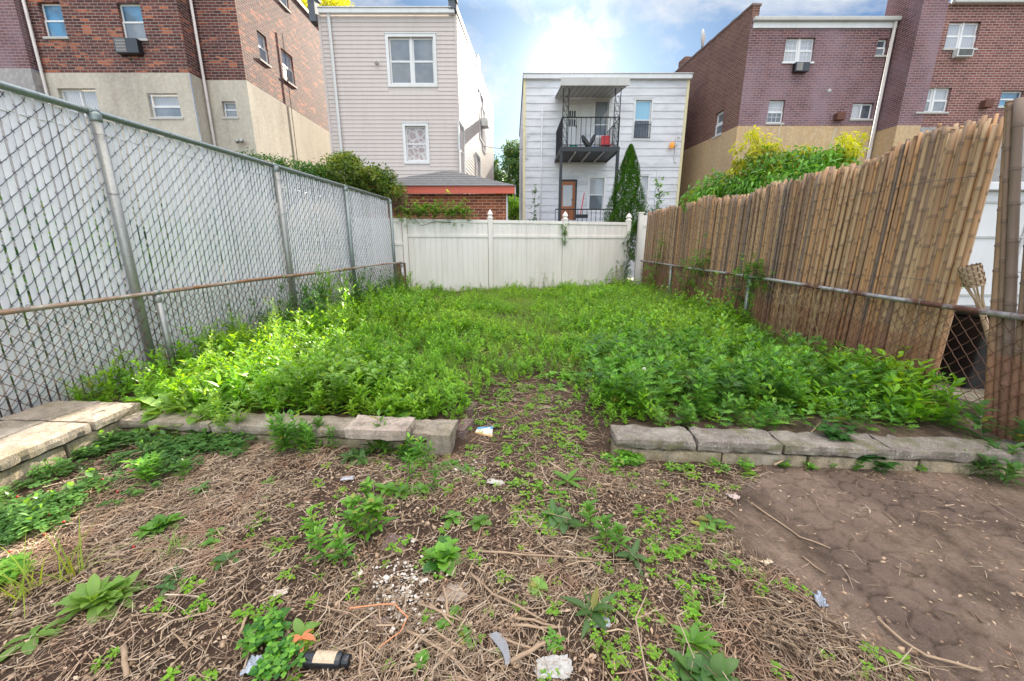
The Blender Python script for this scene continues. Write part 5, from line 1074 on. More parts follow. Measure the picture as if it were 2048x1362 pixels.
window(B_, fB, b1, 'pair', 'glass_curtain', 'glass_curtain', fw=.06); window(B_, fB, b2_, 'pair', 'glass_curtain', 'glass_gray', fw=.06); window(B_, fB, b3, 'hung', 'glass_blue', 'glass_blue', fw=.05)
b = MB(); b.fbox(fB, 16.8, 27, .02, .22, TB-.08, TB+.12); b.build('gutter', M['trim_gray'], B_, bevel=.03); b = MB(); b.fbox(fB, 16.76, 27, 0, .05, TB+.13, TB+.3); b.build('fascia', M['trim_white'], B_)
ventbox(B_, fB, 1967, 210); ac(fB, rect(fB, 1903, 1935, 101, 118), 'pale air conditioner under the upper double window of the red brick building', 'ac_white', .2)
# ---- brick garage
gx0, gx1, gy0, gy1 = -5.6, -.22, 15.5, 19.0; Ga = thing('brick_garage', 'low brick garage with grey shingle roof and orange-red fascia behind the white fence', 'garage', (-2.7, 16.5, 0)); zg = AtY(920, 388, gy0)[1]
fG = frame((0, gy0, 0), (1, 0, 0), (0, -1, 0)); b = MB(); wall(fG, gx0, gx1, 0, zg, [], b); b.build('brick_wall', M['brick_garage'], Ga)
b = MB(); b.box((gx1+.002, gy0+.002, 0), (gx1+.05, 17.4, zg-.01)); b.build('side_wall', M['trim_white'], Ga)
zt = AtY(920, 372, gy0-.25)[1]; e0, e1, ez = gx0-.3, .1, zt
b = MB(); b.box((e0, gy0-.3, zg-.02), (e1, gy0-.25, zt)); b.build('fascia', M['fascia_red'], Ga, bevel=.006)
b = MB(); b.box((e1, gy0-.3, zg-.05), (e1+.04, 17.4, zt-.02)); b.build('side_fascia', M['trim_gray'], Ga)
pk = (-2.45, 16.9, AtY(897, 346, 16.9)[1]); y3 = 18.2; R0, R1 = -2.45, -2.45
b = MB(); c1, c2, c3, c4 = (e0-.05, gy0-.38, ez), (e1+.08, gy0-.38, ez), (e1+.08, 17.4, ez), (e0-.05, 17.4, ez)
b.add([c1, c2, c3, c4, (R0, 16.3, pk[2])], [(0, 1, 4), (1, 2, 4), (2, 3, 4), (3, 0, 4), (3, 2, 1, 0)]); b.build('roof', M['shingle'], Ga)
b = MB()
for i in range(1, 7):
    t = i/7; A_ = np.array(c1)*(1-t)+np.array((R0, 16.3, pk[2]))*t; B2 = np.array(c2)*(1-t)+np.array((R0, 16.3, pk[2]))*t; b.tube([A_+[0, 0, .004], B2+[0, 0, .004]], .012, 4)
b.build('shingle_edge', M['shingle'], Ga)
# ---- sagging service wire
b = MB(); b.tube([(-3.2+1.2*t, 26, 8.9-.6*t+.5*(t-.5)**2) if False else (-3.5+6.0*t, 24, 7.6-.45*t-.35*4*t*(1-t)) for t in np.linspace(0, 1, 12)], .012, 4); tag(b.build('overhead_cable', M['black_metal']), 'thin dark overhead cable between the beige and white houses', 'cable')
# ================================================================ vegetation
random.seed(33)
def plant_obj(name, VQC, m, label, cat, group=None, kind=None, origin=None):
    V, Q, C = VQC; return tag(place(name, npmesh(name, V, Q, C, True), m, origin=origin), label, cat, group, kind)
def area(n, x0, x1, y0, y1, dens):
    x = rng.uniform(x0, x1, n); y = rng.uniform(y0, y1, n); k = rng.uniform(0, 1, n) < dens(x, y); x, y = x[k], y[k]; return np.c_[x, y, hz(x, y)]
inb = lambda x, y: (y > YW(x)+.27) & (x > XL(y)-.02) & (x < XR(y)+.03) & (y < 12.8+.27*(x+3.44))
nopath = lambda x, y: 1-pathmask(x, y)
# low leafy lawn of young weeds
sp = [sprig(R_(.11, .2), 13, .085, .02) for _ in range(6)]+[sprig(R_(.06, .12), 9, .07, .024, .8) for _ in range(4)]+[weedstem(.24, 16, .07, .018, 2) for _ in range(2)]
tf = [tuft(12, R_(.12, .2), .005, .03) for _ in range(5)]
P = area(19000, -4.4, 5.2, 3.1, 15, lambda x, y: inb(x, y)*nopath(x, y)*np.clip(1.25-.05*y, .4, 1)*(.4+1.0*sstep(.35, .55, fbm(x*1.3, y*1.3, 3, 14))))
sz = rng.uniform(.6, 1.45, len(P))*(.55+1.1*sstep(.3, .65, fbm(P[:, 0]*1.1, P[:, 1]*1.1, 3, 5)))*(.62+.38*sstep(.6, 2.6, np.abs(P[:, 0]-.3)))*(.6+.4*(1-pathmask(P[:, 0]*.8, P[:, 1])))
plant_obj('grass', scatter(sp, P, sz, .18), M['leaf_lawn'], 'bright green low leafy weeds covering the middle of the yard', 'weeds', kind='stuff', origin=(0, 0, 0))
P = area(2600, -4.4, 5.0, 3.4, 13, lambda x, y: inb(x, y)*nopath(x, y)*sstep(.45, .55, fbm(x*1.2, y*1.2, 3, 61))*sstep(1.0, 2.2, np.abs(x-.2)+2*(y < 4.6)))
plant_obj('broadleaf_patch', scatter([rosette(8, .13, .05, (.3, 1.1), 'spat', 5) for _ in range(5)]+[mugwort(.2, 14, .12, .08, 2) for _ in range(3)], P, (.6, 1.3), .2), M['leaf_mug'], 'darker broad-leaved patches scattered through the low weeds', 'weeds', kind='stuff', origin=(0, 0, 0))
P = area(13000, -4.4, 5.2, 3.3, 15, lambda x, y: inb(x, y)*nopath(x, y)*(.25+.75*sstep(.45, .6, fbm(x*.8, y*.8, 3, 19))+.8*(x > 1.6)*(y > 5)+.5*(np.abs(x-.3) < 1.8)*(y > 5)))
plant_obj('grass', scatter(tf, P, (.7, 1.35), .15), M['leaf_blade'], 'yellowish thin grass blades growing among the low weeds', 'grass', kind='stuff', origin=(0, 0, 0))
# long grass on the right by the fence
P = area(1500, 1.6, 5.0, 5.2, 12.5, lambda x, y: inb(x, y)*sstep(1.6, 2.8, x)*.8)
plant_obj('long_grass', scatter([tuft(16, R_(.35, .5), .006, .04, (1.0, 1.45), (.8, 1.9), 5) for _ in range(5)], P, (.7, 1.25), .12), M['leaf_blade'], 'long drooping grass on the right side of the yard near the fence', 'grass', kind='stuff', origin=(0, 0, 0))
# mugwort bank on the right
mg = [mugwort(R_(.32, .44), 20, .17, .13, 3) for _ in range(8)]
P = area(760, .75, 3.9, 2.95, 6.2, lambda x, y: inb(x, y)*(x < XR(y)-.12)*sstep(.02, .2, x-(.78+.28*fbm(y*2, x*0, 2, 3)-.05*(y-3)))*np.where(y < 4.3, .75, .45*sstep(6.2, 4.5, y)))
hs = np.where(P[:, 1] < 3.35, .62, 1.0)*rng.uniform(.72, 1.12, len(P))
plant_obj('mugwort_bank', scatter(mg, P, hs, .16), M['leaf_mug'], 'dense bank of lobed green mugwort leaves behind the right block wall', 'weeds', kind='stuff', origin=(0, 0, 0))
# taller lobed weeds along right fence
k_ = [mugwort(R_(.45, .7), 26, .1, .06, 3) for _ in range(5)]
for i, (x, y, s_) in enumerate([(3.25, 4.95, .8), (2.75, 5.1, .75), (3.95, 6.4, 1.6), (4.05, 7.3, 1.8), (4.2, 8.6, 1.6), (4.4, 10.3, 1.2), (4.5, 11.6, 1.25), (4.6, 13.2, 1.3), (3.6, 5.5, .8), (3.75, 9.6, .8)]):
    plant_obj('tall_weed', scatter([k_[i % 5]], [(x, y, .12)]*3+rng.normal(0, .09, (3, 3))*[1, 1, 0], (.7*s_, 1.0*s_), .14), M['leaf_mug'], 'tall leafy green weed growing up against the right chain-link fence', 'weed', 'tall weeds along the right fence')
# weeds along the far fence
for i, u in enumerate((.03, .07, .16, .22, .29, .37, .43, .52, .585, .63, .70, .79, .84, .9, .95, .985)):
    c = fv(u*Lf, .35+R_(-.1, .1), .12); h = [.45, .38, .3, .34, .4, .22, .26, .42, .62, .4, .36, .45, .4, .7, .85, .75][i]
    plant_obj('fence_weed', scatter([weedstem(1.0, 34, .12, .022, 7), mugwort(1.0, 30, .2, .13, 3)], [c]*5+rng.normal(0, .12, (5, 3))*[1, .6, 0], (h*.65, h*1.1), .12), M['leaf_mug'] if i % 2 else M['leaf_bush'], 'leafy weed standing at the foot of the white vinyl fence', 'weed', 'weeds at the foot of the vinyl fence')
# left bed: lit leafy weeds
ws = [weedstem(R_(.24, .42), 24, .11, .024, 3) for _ in range(6)]+[mugwort(.3, 16, .14, .08, 2) for _ in range(2)]
P = area(1500, -4.3, -.4, 3.05, 7.5, lambda x, y: inb(x, y)*nopath(x, y)*np.where(y < 4.6, .55, .45)*sstep(.2, -1.0, x+.08*(y-3)))
plant_obj('weed_bank', scatter(ws, P, (.5, 1.1), .2), M['leaf_lawn'], 'sunlit bank of narrow-leaved weeds behind the left block wall', 'weeds', kind='stuff', origin=(0, 0, 0))
def bush(name, cx, cy, rx, ry, n, protos, m, label, cat, sc=(.7, 1.1), grp=None, z=.12, tilt=.2):
    p = rng.normal(0, 1, (n, 2))*.5; P = np.c_[cx+p[:, 0]*rx, cy+p[:, 1]*ry, hz(cx+p[:, 0]*rx, cy+p[:, 1]*ry)+(0 if z is None else 0)]
    return plant_obj(name, scatter(protos, P, sc, tilt), m, label, cat, grp)
gx_ = lambda px, py, z=.13: G(px, py, z)
cl = [sprig(R_(.36, .46), 24, .12, .045, .5, 4, 'oval', .002) for _ in range(5)]
x, y = gx_(655, 830); bush('leafy_weed', x, y+.3, .5, .3, 44, cl, M['leaf_pale'], 'rounded yellow-green leafy clump glowing in the sun in the left bed', 'weed', (.8, 1.15))
x, y = gx_(340, 845); bush('broadleaf_weed', x+.0, y+.15, .35, .22, 10, [rosette(11, .34, .13, (.25, 1.1), 'spat', 7, .12) for _ in range(4)], M['leaf_pale'], 'broad toothed bright leaves spilling over the corner of the wide left wall', 'weed', (.7, 1.1))
x, y = gx_(300, 800, .2); bush('broadleaf_weed', x, y+.1, .2, .12, 5, [rosette(9, .36, .13, (.15, .8), 'spat', 7, .12) for _ in range(3)], M['leaf_broad'], 'large flat leaves lying on top of the wide left wall end', 'weed', (.7, 1.0))
x, y = gx_(810, 835); bush('broadleaf_weed', x, y+.12, .3, .14, 9, [rosette(10, .27, .09, (.4, 1.2), 'spat', 7, .15) for _ in range(4)], M['leaf_broad'], 'row of upright broad leaves right behind the pale stone slab', 'weed', (.7, 1.1))
tall = [(690, 760, .95, 'tallest yellow-green stem with narrow leaves in the left part of the yard'), (612, 720, .75, 'thin leaning stem with narrow leaves beside the left fence'), (782, 750, .5, 'pale narrow-leaved stem standing alone left of the path'), (560, 700, .8, 'feathery stem against the slatted fence post'), (1212, 740, .62, 'upright leafy stem on the right of the path entrance'), (480, 700, .6, 'feathery pale stem in front of the slatted fence'), (1300, 720, .6, 'purple-topped thin stem among the long grass on the right'), (855, 640, .5, 'wispy weed in front of the left end of the vinyl fence')]
for px, py, h, lb in tall:
    x, y = G(px, py, .13); plant_obj('tall_weed', scatter([weedstem(h, 44, .12 if h > .6 else .09, .012, 7)], [(x, y, .12)], (1, 1.01), .1), M['leaf_pale'] if px < 900 else M['leaf_lawn'], lb, 'weed')
ys_ = [weedstem(R_(.6, .85), 46, .13, .022, 8) for _ in range(3)]+[weedstem(R_(.5, .7), 34, .1, .022, 5) for _ in range(3)]
for i in range(34):
    if i < 21: y = R_(3.6, 8.5); x = XL(y)+R_(.3, 1.9)
    else: y = R_(3.9, 9.5); x = R_(1.5, XR(y)-.4)
    plant_obj('tall_weed', scatter([ys_[i % 6]], [(x, y, .12)], (.7, 1.25), .16), M['leaf_pale'] if i < 12 else M['leaf_lawn'], 'loose tall weed stem standing above the low weeds of the yard', 'weed', 'tall stems scattered through the yard')
x, y = G(1280, 800, .13)
fl = MB(); fl.tube([(x, y, .1), (x+.01, y-.02, .45)], .0025, 5); fo = fl.build('flower_stalk', M['leaf_dark'] if False else plain('stalk', (.2, .3, .08), .6), None)
tag(fo, 'dandelion stalk with a white seed head above the right mugwort', 'flower'); b = MB(); b.lathe([(.002, -.02), (.014, -.014), (.02, 0), (.014, .014), (.002, .02)], (x+.01, y-.02, .465), 10); b.build('seed_head', plain('seed', (.7, .66, .6), .9), fo, True)
# weeds hanging over and in front of the left wall
def cluster(px, py, n, rx, ry, protos, m, name, label, cat, sc=(.7, 1.1), tilt=.2, grp=None, lift=0):
    x, y = G(px, py, 0); p = rng.normal(0, .5, (n, 2)); X = x+p[:, 0]*rx; Y = y+p[:, 1]*ry
    return plant_obj(name, scatter(protos, np.c_[X, Y, hz(X, Y)+lift], sc, tilt), m, label, cat, grp)
cluster(580, 905, 8, .16, .06, [weedstem(R_(.28, .4), 34, .11, .024, 5) for _ in range(5)], M['leaf_broad'], 'wall_weed', 'bushy narrow-leaved weed in front of the left wall, tallest there', 'weed')
cluster(700, 915, 5, .2, .05, [rosette(10, .17, .05, (.1, .9), 'lance') for _ in range(3)], M['leaf_cool'], 'wall_weed', 'dark broad weed at the foot of the pale slab', 'weed')
cluster(765, 905, 5, .12, .05, [weedstem(R_(.25, .36), 20, .12, .026, 1) for _ in range(3)], M['leaf_broad'], 'wall_weed', 'long-leaved stems rising in front of the pale slab', 'weed')
cluster(825, 915, 6, .17, .05, [weedstem(R_(.16, .22), 18, .1, .024, 1) for _ in range(2)]+[rosette(9, .15, .04, (.2, .9), 'lance')], M['leaf_mug'], 'wall_weed', 'dark leafy weed in front of the loose grey block', 'weed')
cluster(680, 850, 3, .05, .04, [weedstem(R_(.2, .3), 20, .09, .02, 1)], M['leaf_pale'], 'wall_weed', 'pale shoot growing up between the blocks left of the pale slab', 'weed', lift=.08)
cluster(395, 868, 5, .22, .05, [weedstem(.3, 26, .1, .022, 3) for _ in range(2)], M['leaf_pale'], 'wall_weed', 'sunlit narrow weeds hanging in front of the left wall beside its corner', 'weed', lift=.08)
cluster(470, 880, 6, .3, .06, [weedstem(R_(.25, .34), 24, .12, .024, 4) for _ in range(3)], M['leaf_pale'], 'wall_weed', 'sunlit loose weeds hiding the middle of the left wall', 'weed', lift=.05)
cluster(630, 895, 5, .12, .05, [weedstem(R_(.2, .3), 24, .12, .024, 4) for _ in range(2)], M['leaf_broad'], 'wall_weed', 'leafy weeds between the bushy wall weed and the pale slab', 'weed')
cluster(905, 935, 4, .1, .06, [rosette(9, .1, .04, (.1, .7), 'spat', 6, .2) for _ in range(2)], M['leaf_broad'], 'wall_weed', 'small lobed weed at the foot of the loose block', 'weed')
cluster(1250, 930, 5, .08, .04, [clover(.06, 16, .026, .07)], M['leaf_mug'], 'wall_weed', 'small weeds at the path end of the right wall', 'weed', (.8, 1.4))
for i, (px, py) in enumerate([(1370, 940), (1420, 935), (1450, 945), (1490, 938), (1560, 938), (1660, 935), (1710, 940), (1620, 940), (1840, 945), (1345, 945)]):
    cluster(px, py, 3, .05, .02, [clover(.05, 9, .02, .04), sprig(.07, 7, .05, .014)], M['leaf_mug'], 'seedling', 'tiny green seedling at the foot of the right block wall', 'weed', (.7, 1.3), grp='seedlings at the foot of the right wall')
x, y = G(1735, 905, .1)
P = np.array([(x+R_(-.08, .1), YW(x)+R_(-.04, .05)+.25*t, .2*max(.15, 1-abs(1-t)*1.0)+R_(-.05, .03)) for t in np.linspace(0, 1, 26)]); P[:, 0] += np.linspace(0, -.2, 26)
plant_obj('creeping_vine', scatter([clover(.05, 10, .035, .06)], P, (.7, 1.3), .3), M['leaf_dark'], 'dark creeping vine draped over the right block wall', 'vine')
cluster(1985, 950, 12, .3, .12, [weedstem(R_(.2, .34), 22, .15, .035, 3) for _ in range(3)]+[tuft(18, .3, .007, .05, (.5, 1.2))], M['leaf_cool'], 'corner_weed', 'dark drooping leafy weed at the right edge in front of the wall', 'weed')
x, y = G(2015, 880, .2); plant_obj('corner_weed', scatter([weedstem(.3, 18, .16, .05, 1)], [(x+.05, y, .12), (x-.05, y+.1, .12)], (.8, 1.2), .2), M['leaf_cool'], 'broad-leaved dark weed on top of the right wall end at the edge of view', 'weed')
# creeping ground cover at left with berries
P = area(2600, -3.5, -1.2, 1.3, 3.2, lambda x, y: (y < YW(x)-.0)*(x > -3.48)*sstep(.12, -.25, x-(-2.75+.62*(y-1.9)+.5*(fbm(x*2, y*2, 3, 30)-.5)))*(.15+.85*sstep(.38,.55,fbm(x*3,y*3,3,77))))
tri = [clover(R_(.04, .08), 10, .024, .07) for _ in range(4)]+[rosette(8, .08, .03, (.3, 1.1), 'spat', 5), sprig(.1, 9, .06, .02)]
plant_obj('ground_cover', scatter(tri, P, (.7, 1.5), .2), M['leaf_cool'], 'creeping dark green three-leaved ground cover below the wide left wall', 'ground cover', kind='stuff', origin=(0, 0, 0))
P = area(2600, -1.8, 1.8, 1.1, 4.6, lambda x, y: (1-pav(x, y))*np.where(y < YW(x)-.03, .2+.7*sstep(.52, .66, fbm(x*1.7, y*1.7, 3, 31))*(x > -.5), .8*pathmask(x, y)))
plant_obj('ground_cover', scatter([clover(R_(.015, .035), 8, .014, .035) for _ in range(4)]+[rosette(6, .04, .015, (.1, .6), 'oval', 3)], P, (.6, 1.4), .15), M['leaf_lawn'], 'tiny clover and seedlings sprinkled through the brown litter and path', 'ground cover', kind='stuff', origin=(0, 0, 0))
pts = area(60, -3.3, -1.9, 1.5, 2.9, lambda x, y: (y < YW(x)-.05)*.5); b = MB()
for i, (px, py) in enumerate([(35, 995), (100, 1030), (128, 1045), (262, 945), (268, 1095), (205, 960), (90, 1070), (235, 985), (20, 1105)]):
    x, y = G(px, py, .07); s_ = .0075; b = MB(); b.lathe([(.001, -s_), (s_*.75, -s_*.6), (s_, 0), (s_*.75, s_*.6), (.001, s_)], (x, y, .075), 8); tag(b.build('berry', M['berry'], None, True), 'tiny red berry among the left ground cover', 'berry', 'red berries in the ground cover')
# individual foreground plants
A_ = M['leaf_broad']; Cc = M['leaf_cool']; Pp = M['leaf_pale']; Mm = M['leaf_mug']
def hero(px, py, proto, m, label, sc=1.0, name='rosette_weed', more=None):
    for a, c in [(px, py)]+(more or []): u, v = G(a, c, 0); plant_obj(name, scatter(proto, [(u, v, float(hz(u, v))+.006)], (sc*.88, sc*1.1), .08), m, label, 'weed', label if more else None)
spear = lambda L=.17, W=.04, n=8: [rosette(n, L, W, (.12, .75), 'lance', 9, .06, (.3, .8), .2)]
hero(190, 1215, [rosette(26, .15, .045, (.2, 1.25), 'spat', 8)], Pp, 'large pale-green rosette of spoon-shaped leaves at bottom left', 1.05, more=[(235, 1205)])
hero(70, 1280, [rosette(8, .12, .04, (.1, .5), 'spat', 8)], Pp, 'flat pale rosette at the bottom left corner edge')
hero(305, 1070, [rosette(20, .12, .042, (.25, 1.25), 'spat', 8, .1)], A_, 'compact green clump in the left litter with reddish lower leaves', 1.0, more=[(335, 1055)])
hero(885, 1120, [rosette(22, .13, .06, (.05, 1.3), 'spat', 9, .12, (.4, 1.2))], Mm, 'dark green toothed clump at the centre of the litter', 1.0, more=[(892, 1105)])
hero(1185, 1228, spear(.19, .045, 8), Cc, 'spear-leaved plant with seven long leaves in the lower middle', 1.0)
hero(1265, 1118, spear(.14, .035, 6), Cc, 'small spear-leaved plant halfway to the paved corner')
hero(1135, 968, spear(.17, .035, 9), A_, 'starry long-leaved rosette at the beginning of the path')
hero(1105, 1035, [rosette(9, .15, .055, (.1, .8), 'oval', 7)], Cc, 'broad grey-green leaved plant right of the litter centre', more=[(1130, 1050)])
hero(1180, 1060, [weedstem(.16, 18, .09, .025, 1)], A_, 'bright leafy shoot among the broad grey-green leaves', name='leafy_shoot', more=[(1210, 1085), (1240, 1100)])
hero(1385, 1292, [rosette(9, .16, .045, (.2, 1.2), 'lance', 8)], A_, 'upright spear-leaved weed near the bottom right twigs')
hero(1430, 1358, [rosette(12, .14, .06, (.2, 1.0), 'oval', 7)], Cc, 'broad-leaved weed cut by the bottom edge', more=[(1380, 1350)])
hero(400, 985, spear(.13, .03, 9), Cc, 'silvery starry rosette on the left litter near the ground cover')
hero(540, 968, spear(.09, .025, 5), A_, 'little low weed on bare dirt below the left wall')
hero(800, 990, [rosette(12, .12, .045, (.1, .9), 'spat', 7, .1)], A_, 'leafy green rosette above the litter centre', more=[(840, 985), (775, 985)])
hero(905, 1040, [rosette(10, .1, .045, (.1, .9), 'spat', 7, .1)], A_, 'green rosette between the dark clump and the path', more=[(960, 1050)])
hero(700, 1050, [weedstem(.2, 22, .1, .028, 2)], Mm, 'leafy weed stems left of the litter centre, the taller ones', name='leafy_shoot', more=[(740, 1070), (760, 1060), (715, 1075), (735, 1020)])
hero(640, 1090, [weedstem(.2, 18, .09, .022, 2)], Mm, 'slender leafy weed farther left of the litter centre', name='leafy_shoot', more=[(650, 1120), (690, 1130)])
hero(850, 940, [weedstem(.2, 22, .09, .018, 2)], A_, 'narrow-leaved shoots just below the loose grey block', name='leafy_shoot', more=[(820, 960), (870, 985)])
hero(455, 1130, [rosette(5, .1, .04, (.2, .9), 'lance', 6)], Cc, 'four-leaved seedling on the left litter')
hero(425, 1090, [rosette(7, .07, .03, (.2, .9), 'oval', 6)], A_, 'tiny pale seedling right of the compact green clump', more=[(432, 1070)])
hero(335, 1180, [rosette(7, .07, .03, (.1, .6), 'oval', 6)], Cc, 'little grey-green seedling right of the large pale rosette', more=[(350, 1160)])
hero(1075, 1175, [rosette(14, .08, .035, (.05, .7), 'oval', 6)], Pp, 'small round pale rosette above the long bent stick')
hero(1420, 1050, [rosette(10, .1, .04, (.1, .8), 'spat', 6, .15)], A_, 'lobed green weed at the border of the bare paved corner', more=[(1405, 1060)])
hero(1110, 1290, [clover(.03, 10, .02, .04)], A_, 'tiny green sprout right of the corrugated strip', name='clover_clump')
hero(555, 1340, [clover(.07, 30, .03, .08)], Mm, 'clover clump immediately left of the black bottle', name='clover_clump', more=[(575, 1330)])
hero(530, 1290, [clover(.06, 26, .03, .07)], Mm, 'clover clump up and left of the black bottle', name='clover_clump', more=[(540, 1278)])
hero(838, 1328, [rosette(12, .05, .022, (.1, 1.0), 'oval', 5)], A_, 'small bright sprout at the bottom middle, right of the bottle', more=[(845, 1320)])
hero(930, 1278, [rosette(11, .05, .022, (.1, 1.0), 'oval', 5)], A_, 'small bright sprout left of the corrugated strip')
hero(912, 1225, [rosette(11, .05, .022, (.1, 1.0), 'oval', 5)], A_, 'small bright sprout beneath the tan paving stone', more=[(885, 1250)])
hero(607, 1278, [rosette(6, .09, .04, (.5, 1.1), 'oval', 7)], Pp, 'light green seedling standing above the black bottle', name='seedling')
x, y = G(612, 1300, 0); plant_obj('seedling', scatter([rosette(5, .09, .025, (-.1, .6), 'lance', 6)], [(x-.01, y, .06)], (1, 1.01), .1), M['leaf_orange'], 'withered orange-pink leaves hanging over the black bottle', 'weed')
# yellow-green grass tufts
for px, py, L, lb in [(50, 1190, .34, 'tall yellow-green grass tuft at the left edge'), (140, 1160, .3, 'spreading yellow-green grass tuft right of the left edge'), (350, 1110, .16, 'short yellow-green grass blades below the compact green clump')]:
    hero(px, py, [tuft(22, L, .0065, .04, (.6, 1.4), (.4, 1.2), 6)], M['leaf_lime'] if px != 350 else Pp, lb, name='grass_tuft')
cluster(40, 1050, 12, .2, .2, [rosette(9, .14, .075, (.1, .8), 'oval', 7, .06) for _ in range(3)], Cc, 'broadleaf_weed', 'large rounded leaves over the ground cover at the left edge', 'weed')
cluster(325, 965, 5, .12, .06, [weedstem(.2, 22, .1, .025, 2) for _ in range(2)], A_, 'leafy_shoot', 'spiky pale shoot in the ground cover below the wide left wall', 'weed')
cluster(25, 1160, 8, .12, .14, [clover(.07, 16, .035, .08)], A_, 'clover_clump', 'bright clover at the left edge under the grass tuft', 'weed')
# dry stems by the bamboo
b = MB(); y = 5.4
for i in range(22):
    yy = R_(4.7, 6.0); x = XR(yy)-R_(.05, .3); P = [(x, yy, .1)]; 
    for k in range(6): P.append((P[-1][0]+R_(-.05, .05), P[-1][1]+R_(-.06, .06), P[-1][2]+R_(.1, .19)))
    b.tube(P, .0028, 3)
    for q in P[2:]:
        for _ in range(5): b.tube([q, (q[0]+R_(-.08, .08), q[1]+R_(-.1, .1), q[2]+R_(.02, .1))], .0014, 3)
tag(b.build('dry_weed', plain('dry', (.36, .27, .14), .9, var=.3), None), 'dry brown twiggy weed stems in front of the bamboo screen', 'weed')
# ivy climbing on the right rail
def vine(name, pts, n, r, m, label, leafp, sc=(.7, 1.2), cat='vine', woody=None):
    pts = np.array(pts, float); t = rng.uniform(0, len(pts)-1.001, n); i = t.astype(int); f = (t-i)[:, None]; P = pts[i]*(1-f)+pts[i+1]*f+rng.normal(0, r, (n, 3))
    V, Q, C = scatter(leafp, P, sc, .5); th = thing(name, label, cat, tuple(pts[0])); place('foliage', npmesh('v', V, Q, C, True), m, th)
    b = MB(); b.tube([tuple(p+rng.normal(0, .01, 3)) for p in pts], [.008]*len(pts), 5); b.build('stem', M['bark'], th); return th
iv = [sprig(.12, 7, .09, .05, .2, 3, 'oval') for _ in range(3)]; 
x5 = XR(7.3)
vine('climbing_vine', [(x5-.05, 7.4, .1), (x5-.08, 7.2, .7), (x5-.05, 7.1, 1.15), (x5-.1, 6.75, 1.25), (x5-.1, 6.55, 1.0)], 90, .13, M['leaf_mug'], 'green vine climbing over the right rail beside the fence post', iv)
vine('climbing_vine', [(XR(10)-.1, 10, .1), (XR(10)-.12, 9.7, .8), (XR(9.5)-.1, 9.3, 1.25), (XR(9)-.1, 8.8, 1.1)], 130, .2, M['leaf_mug'], 'thick green vine on the right fence farther back', iv)
vine('climbing_vine', [(XR(13)-.1, 13, .1), (XR(13)-.1, 12.6, 1.0), (XR(12)-.1, 12.2, 1.7)], 90, .2, M['leaf_mug'], 'thin dark vine climbing the grey end of the bamboo screen', iv)
e = fv(Lf, .12, 0)
vine('climbing_vine', [e+[0, 0, .1], e+[-.1, 0, .7], e+[.05, 0, 1.2], e+[-.08, -.03, 1.7], e+[.12, 0, 2.2]], 110, .1, M['leaf_dark'], 'vine climbing the right end post of the white vinyl fence', iv)
e = fv(us[2], .1, 0); vine('climbing_vine', [e+[.02, 0, 2.35], e+[-.06, -.02, 2.1], e+[.0, -.02, 1.85], e+[-.04, 0, 1.65]], 26, .045, M['leaf_mug'], 'small green vine hanging on the middle post of the vinyl fence', iv)
x, z = AtY(1065, 400, 16.5); vine('climbing_vine', [(x, 16.5, 1.8), (x+.05, 16.5, 2.6), (x+.08, 16.5, 3.2), (x+.1, 16.5, 3.9)], 42, .07, M['leaf_dark'], 'thin dark sapling in front of the white house left of the door', [sprig(.12, 6, .14, .07, .4, 3, 'oval')], cat='sapling')
x, z = AtY(1320, 400, 16); vine('climbing_vine', [(x, 16, 1.8), (x, 16, 2.9), (x-.05, 16, 3.6), (x-.12, 16, 4.0)], 42, .1, M['leaf_mug'], 'sapling with drooping leaves right of the cedar', [sprig(.12, 6, .16, .08, .4, 3, 'oval')], cat='sapling')
x, z = AtY(1300, 420, 15.6); vine('climbing_vine', [(x-.4, 15.7, 2.3), (x-.1, 15.7, 2.9), (x+.2, 15.6, 2.9)], 60, .12, M['leaf_tree'], 'leafy tangle behind the right end of the vinyl fence', iv)
# vine along the vinyl fence top by the garage
q = [fv(u, R_(-.05, .1), z) for u, z in ((-.1, 2.6), (.4, 2.66), (.8, 2.7), (1.25, 2.68), (1.7, 2.7), (2.1, 2.62))]
vine('climbing_vine', q, 420, .15, M['leaf_mug'], 'green vine spilling over the left top of the white vinyl fence', [sprig(.1, 6, .12, .055, .3, 3, 'oval')])
q = [fv(u, .12, z) for u, z in ((.3, 2.5), (.55, 2.3), (1.0, 2.42), (1.5, 2.4))]
vine('climbing_vine', q, 22, .06, M['leaf_dark'], 'loose vine tips hanging down from the left top rail of the vinyl fence', [sprig(.1, 5, .07, .03, .3, 3, 'oval')])
# ---------------------------------------------------------------- trees and shrubs
def tree(name, label, cat, trunk, r, blobs, n, L, W, m, seed, limbs=True, **kw):
    th = thing(name, label, cat, tuple(trunk[0])); b = MB(); tr = [np.array(p, float) for p in trunk]; b.tube(tr, [r*(1-.5*i/len(tr)) for i in range(len(tr))], 9)
    if limbs:
        for bl in blobs[:14]:
            a = tr[-1]*.6+tr[-2]*.4 if R_(0, 1) < .5 else tr[-1]; c = np.array(bl[:3]); mid = (a+c)/2+np.array([R_(-.1, .1), R_(-.1, .1), R_(0, .2)])*bl[3]; b.tube([a, mid, c], [r*.4, r*.25, r*.08], 6)
            for _ in range(3): b.tube([mid, c+np.array([R_(-.7, .7)*bl[3], R_(-.7, .7)*bl[4], R_(-.5, .8)*bl[5]])], [r*.15, r*.04], 5)
    b.build('trunk', M['bark'], th, True); V, Q, C = crown(blobs, n, L, W, seed, **kw); place('crown', npmesh('c', V, Q, C, True), m, th); return th
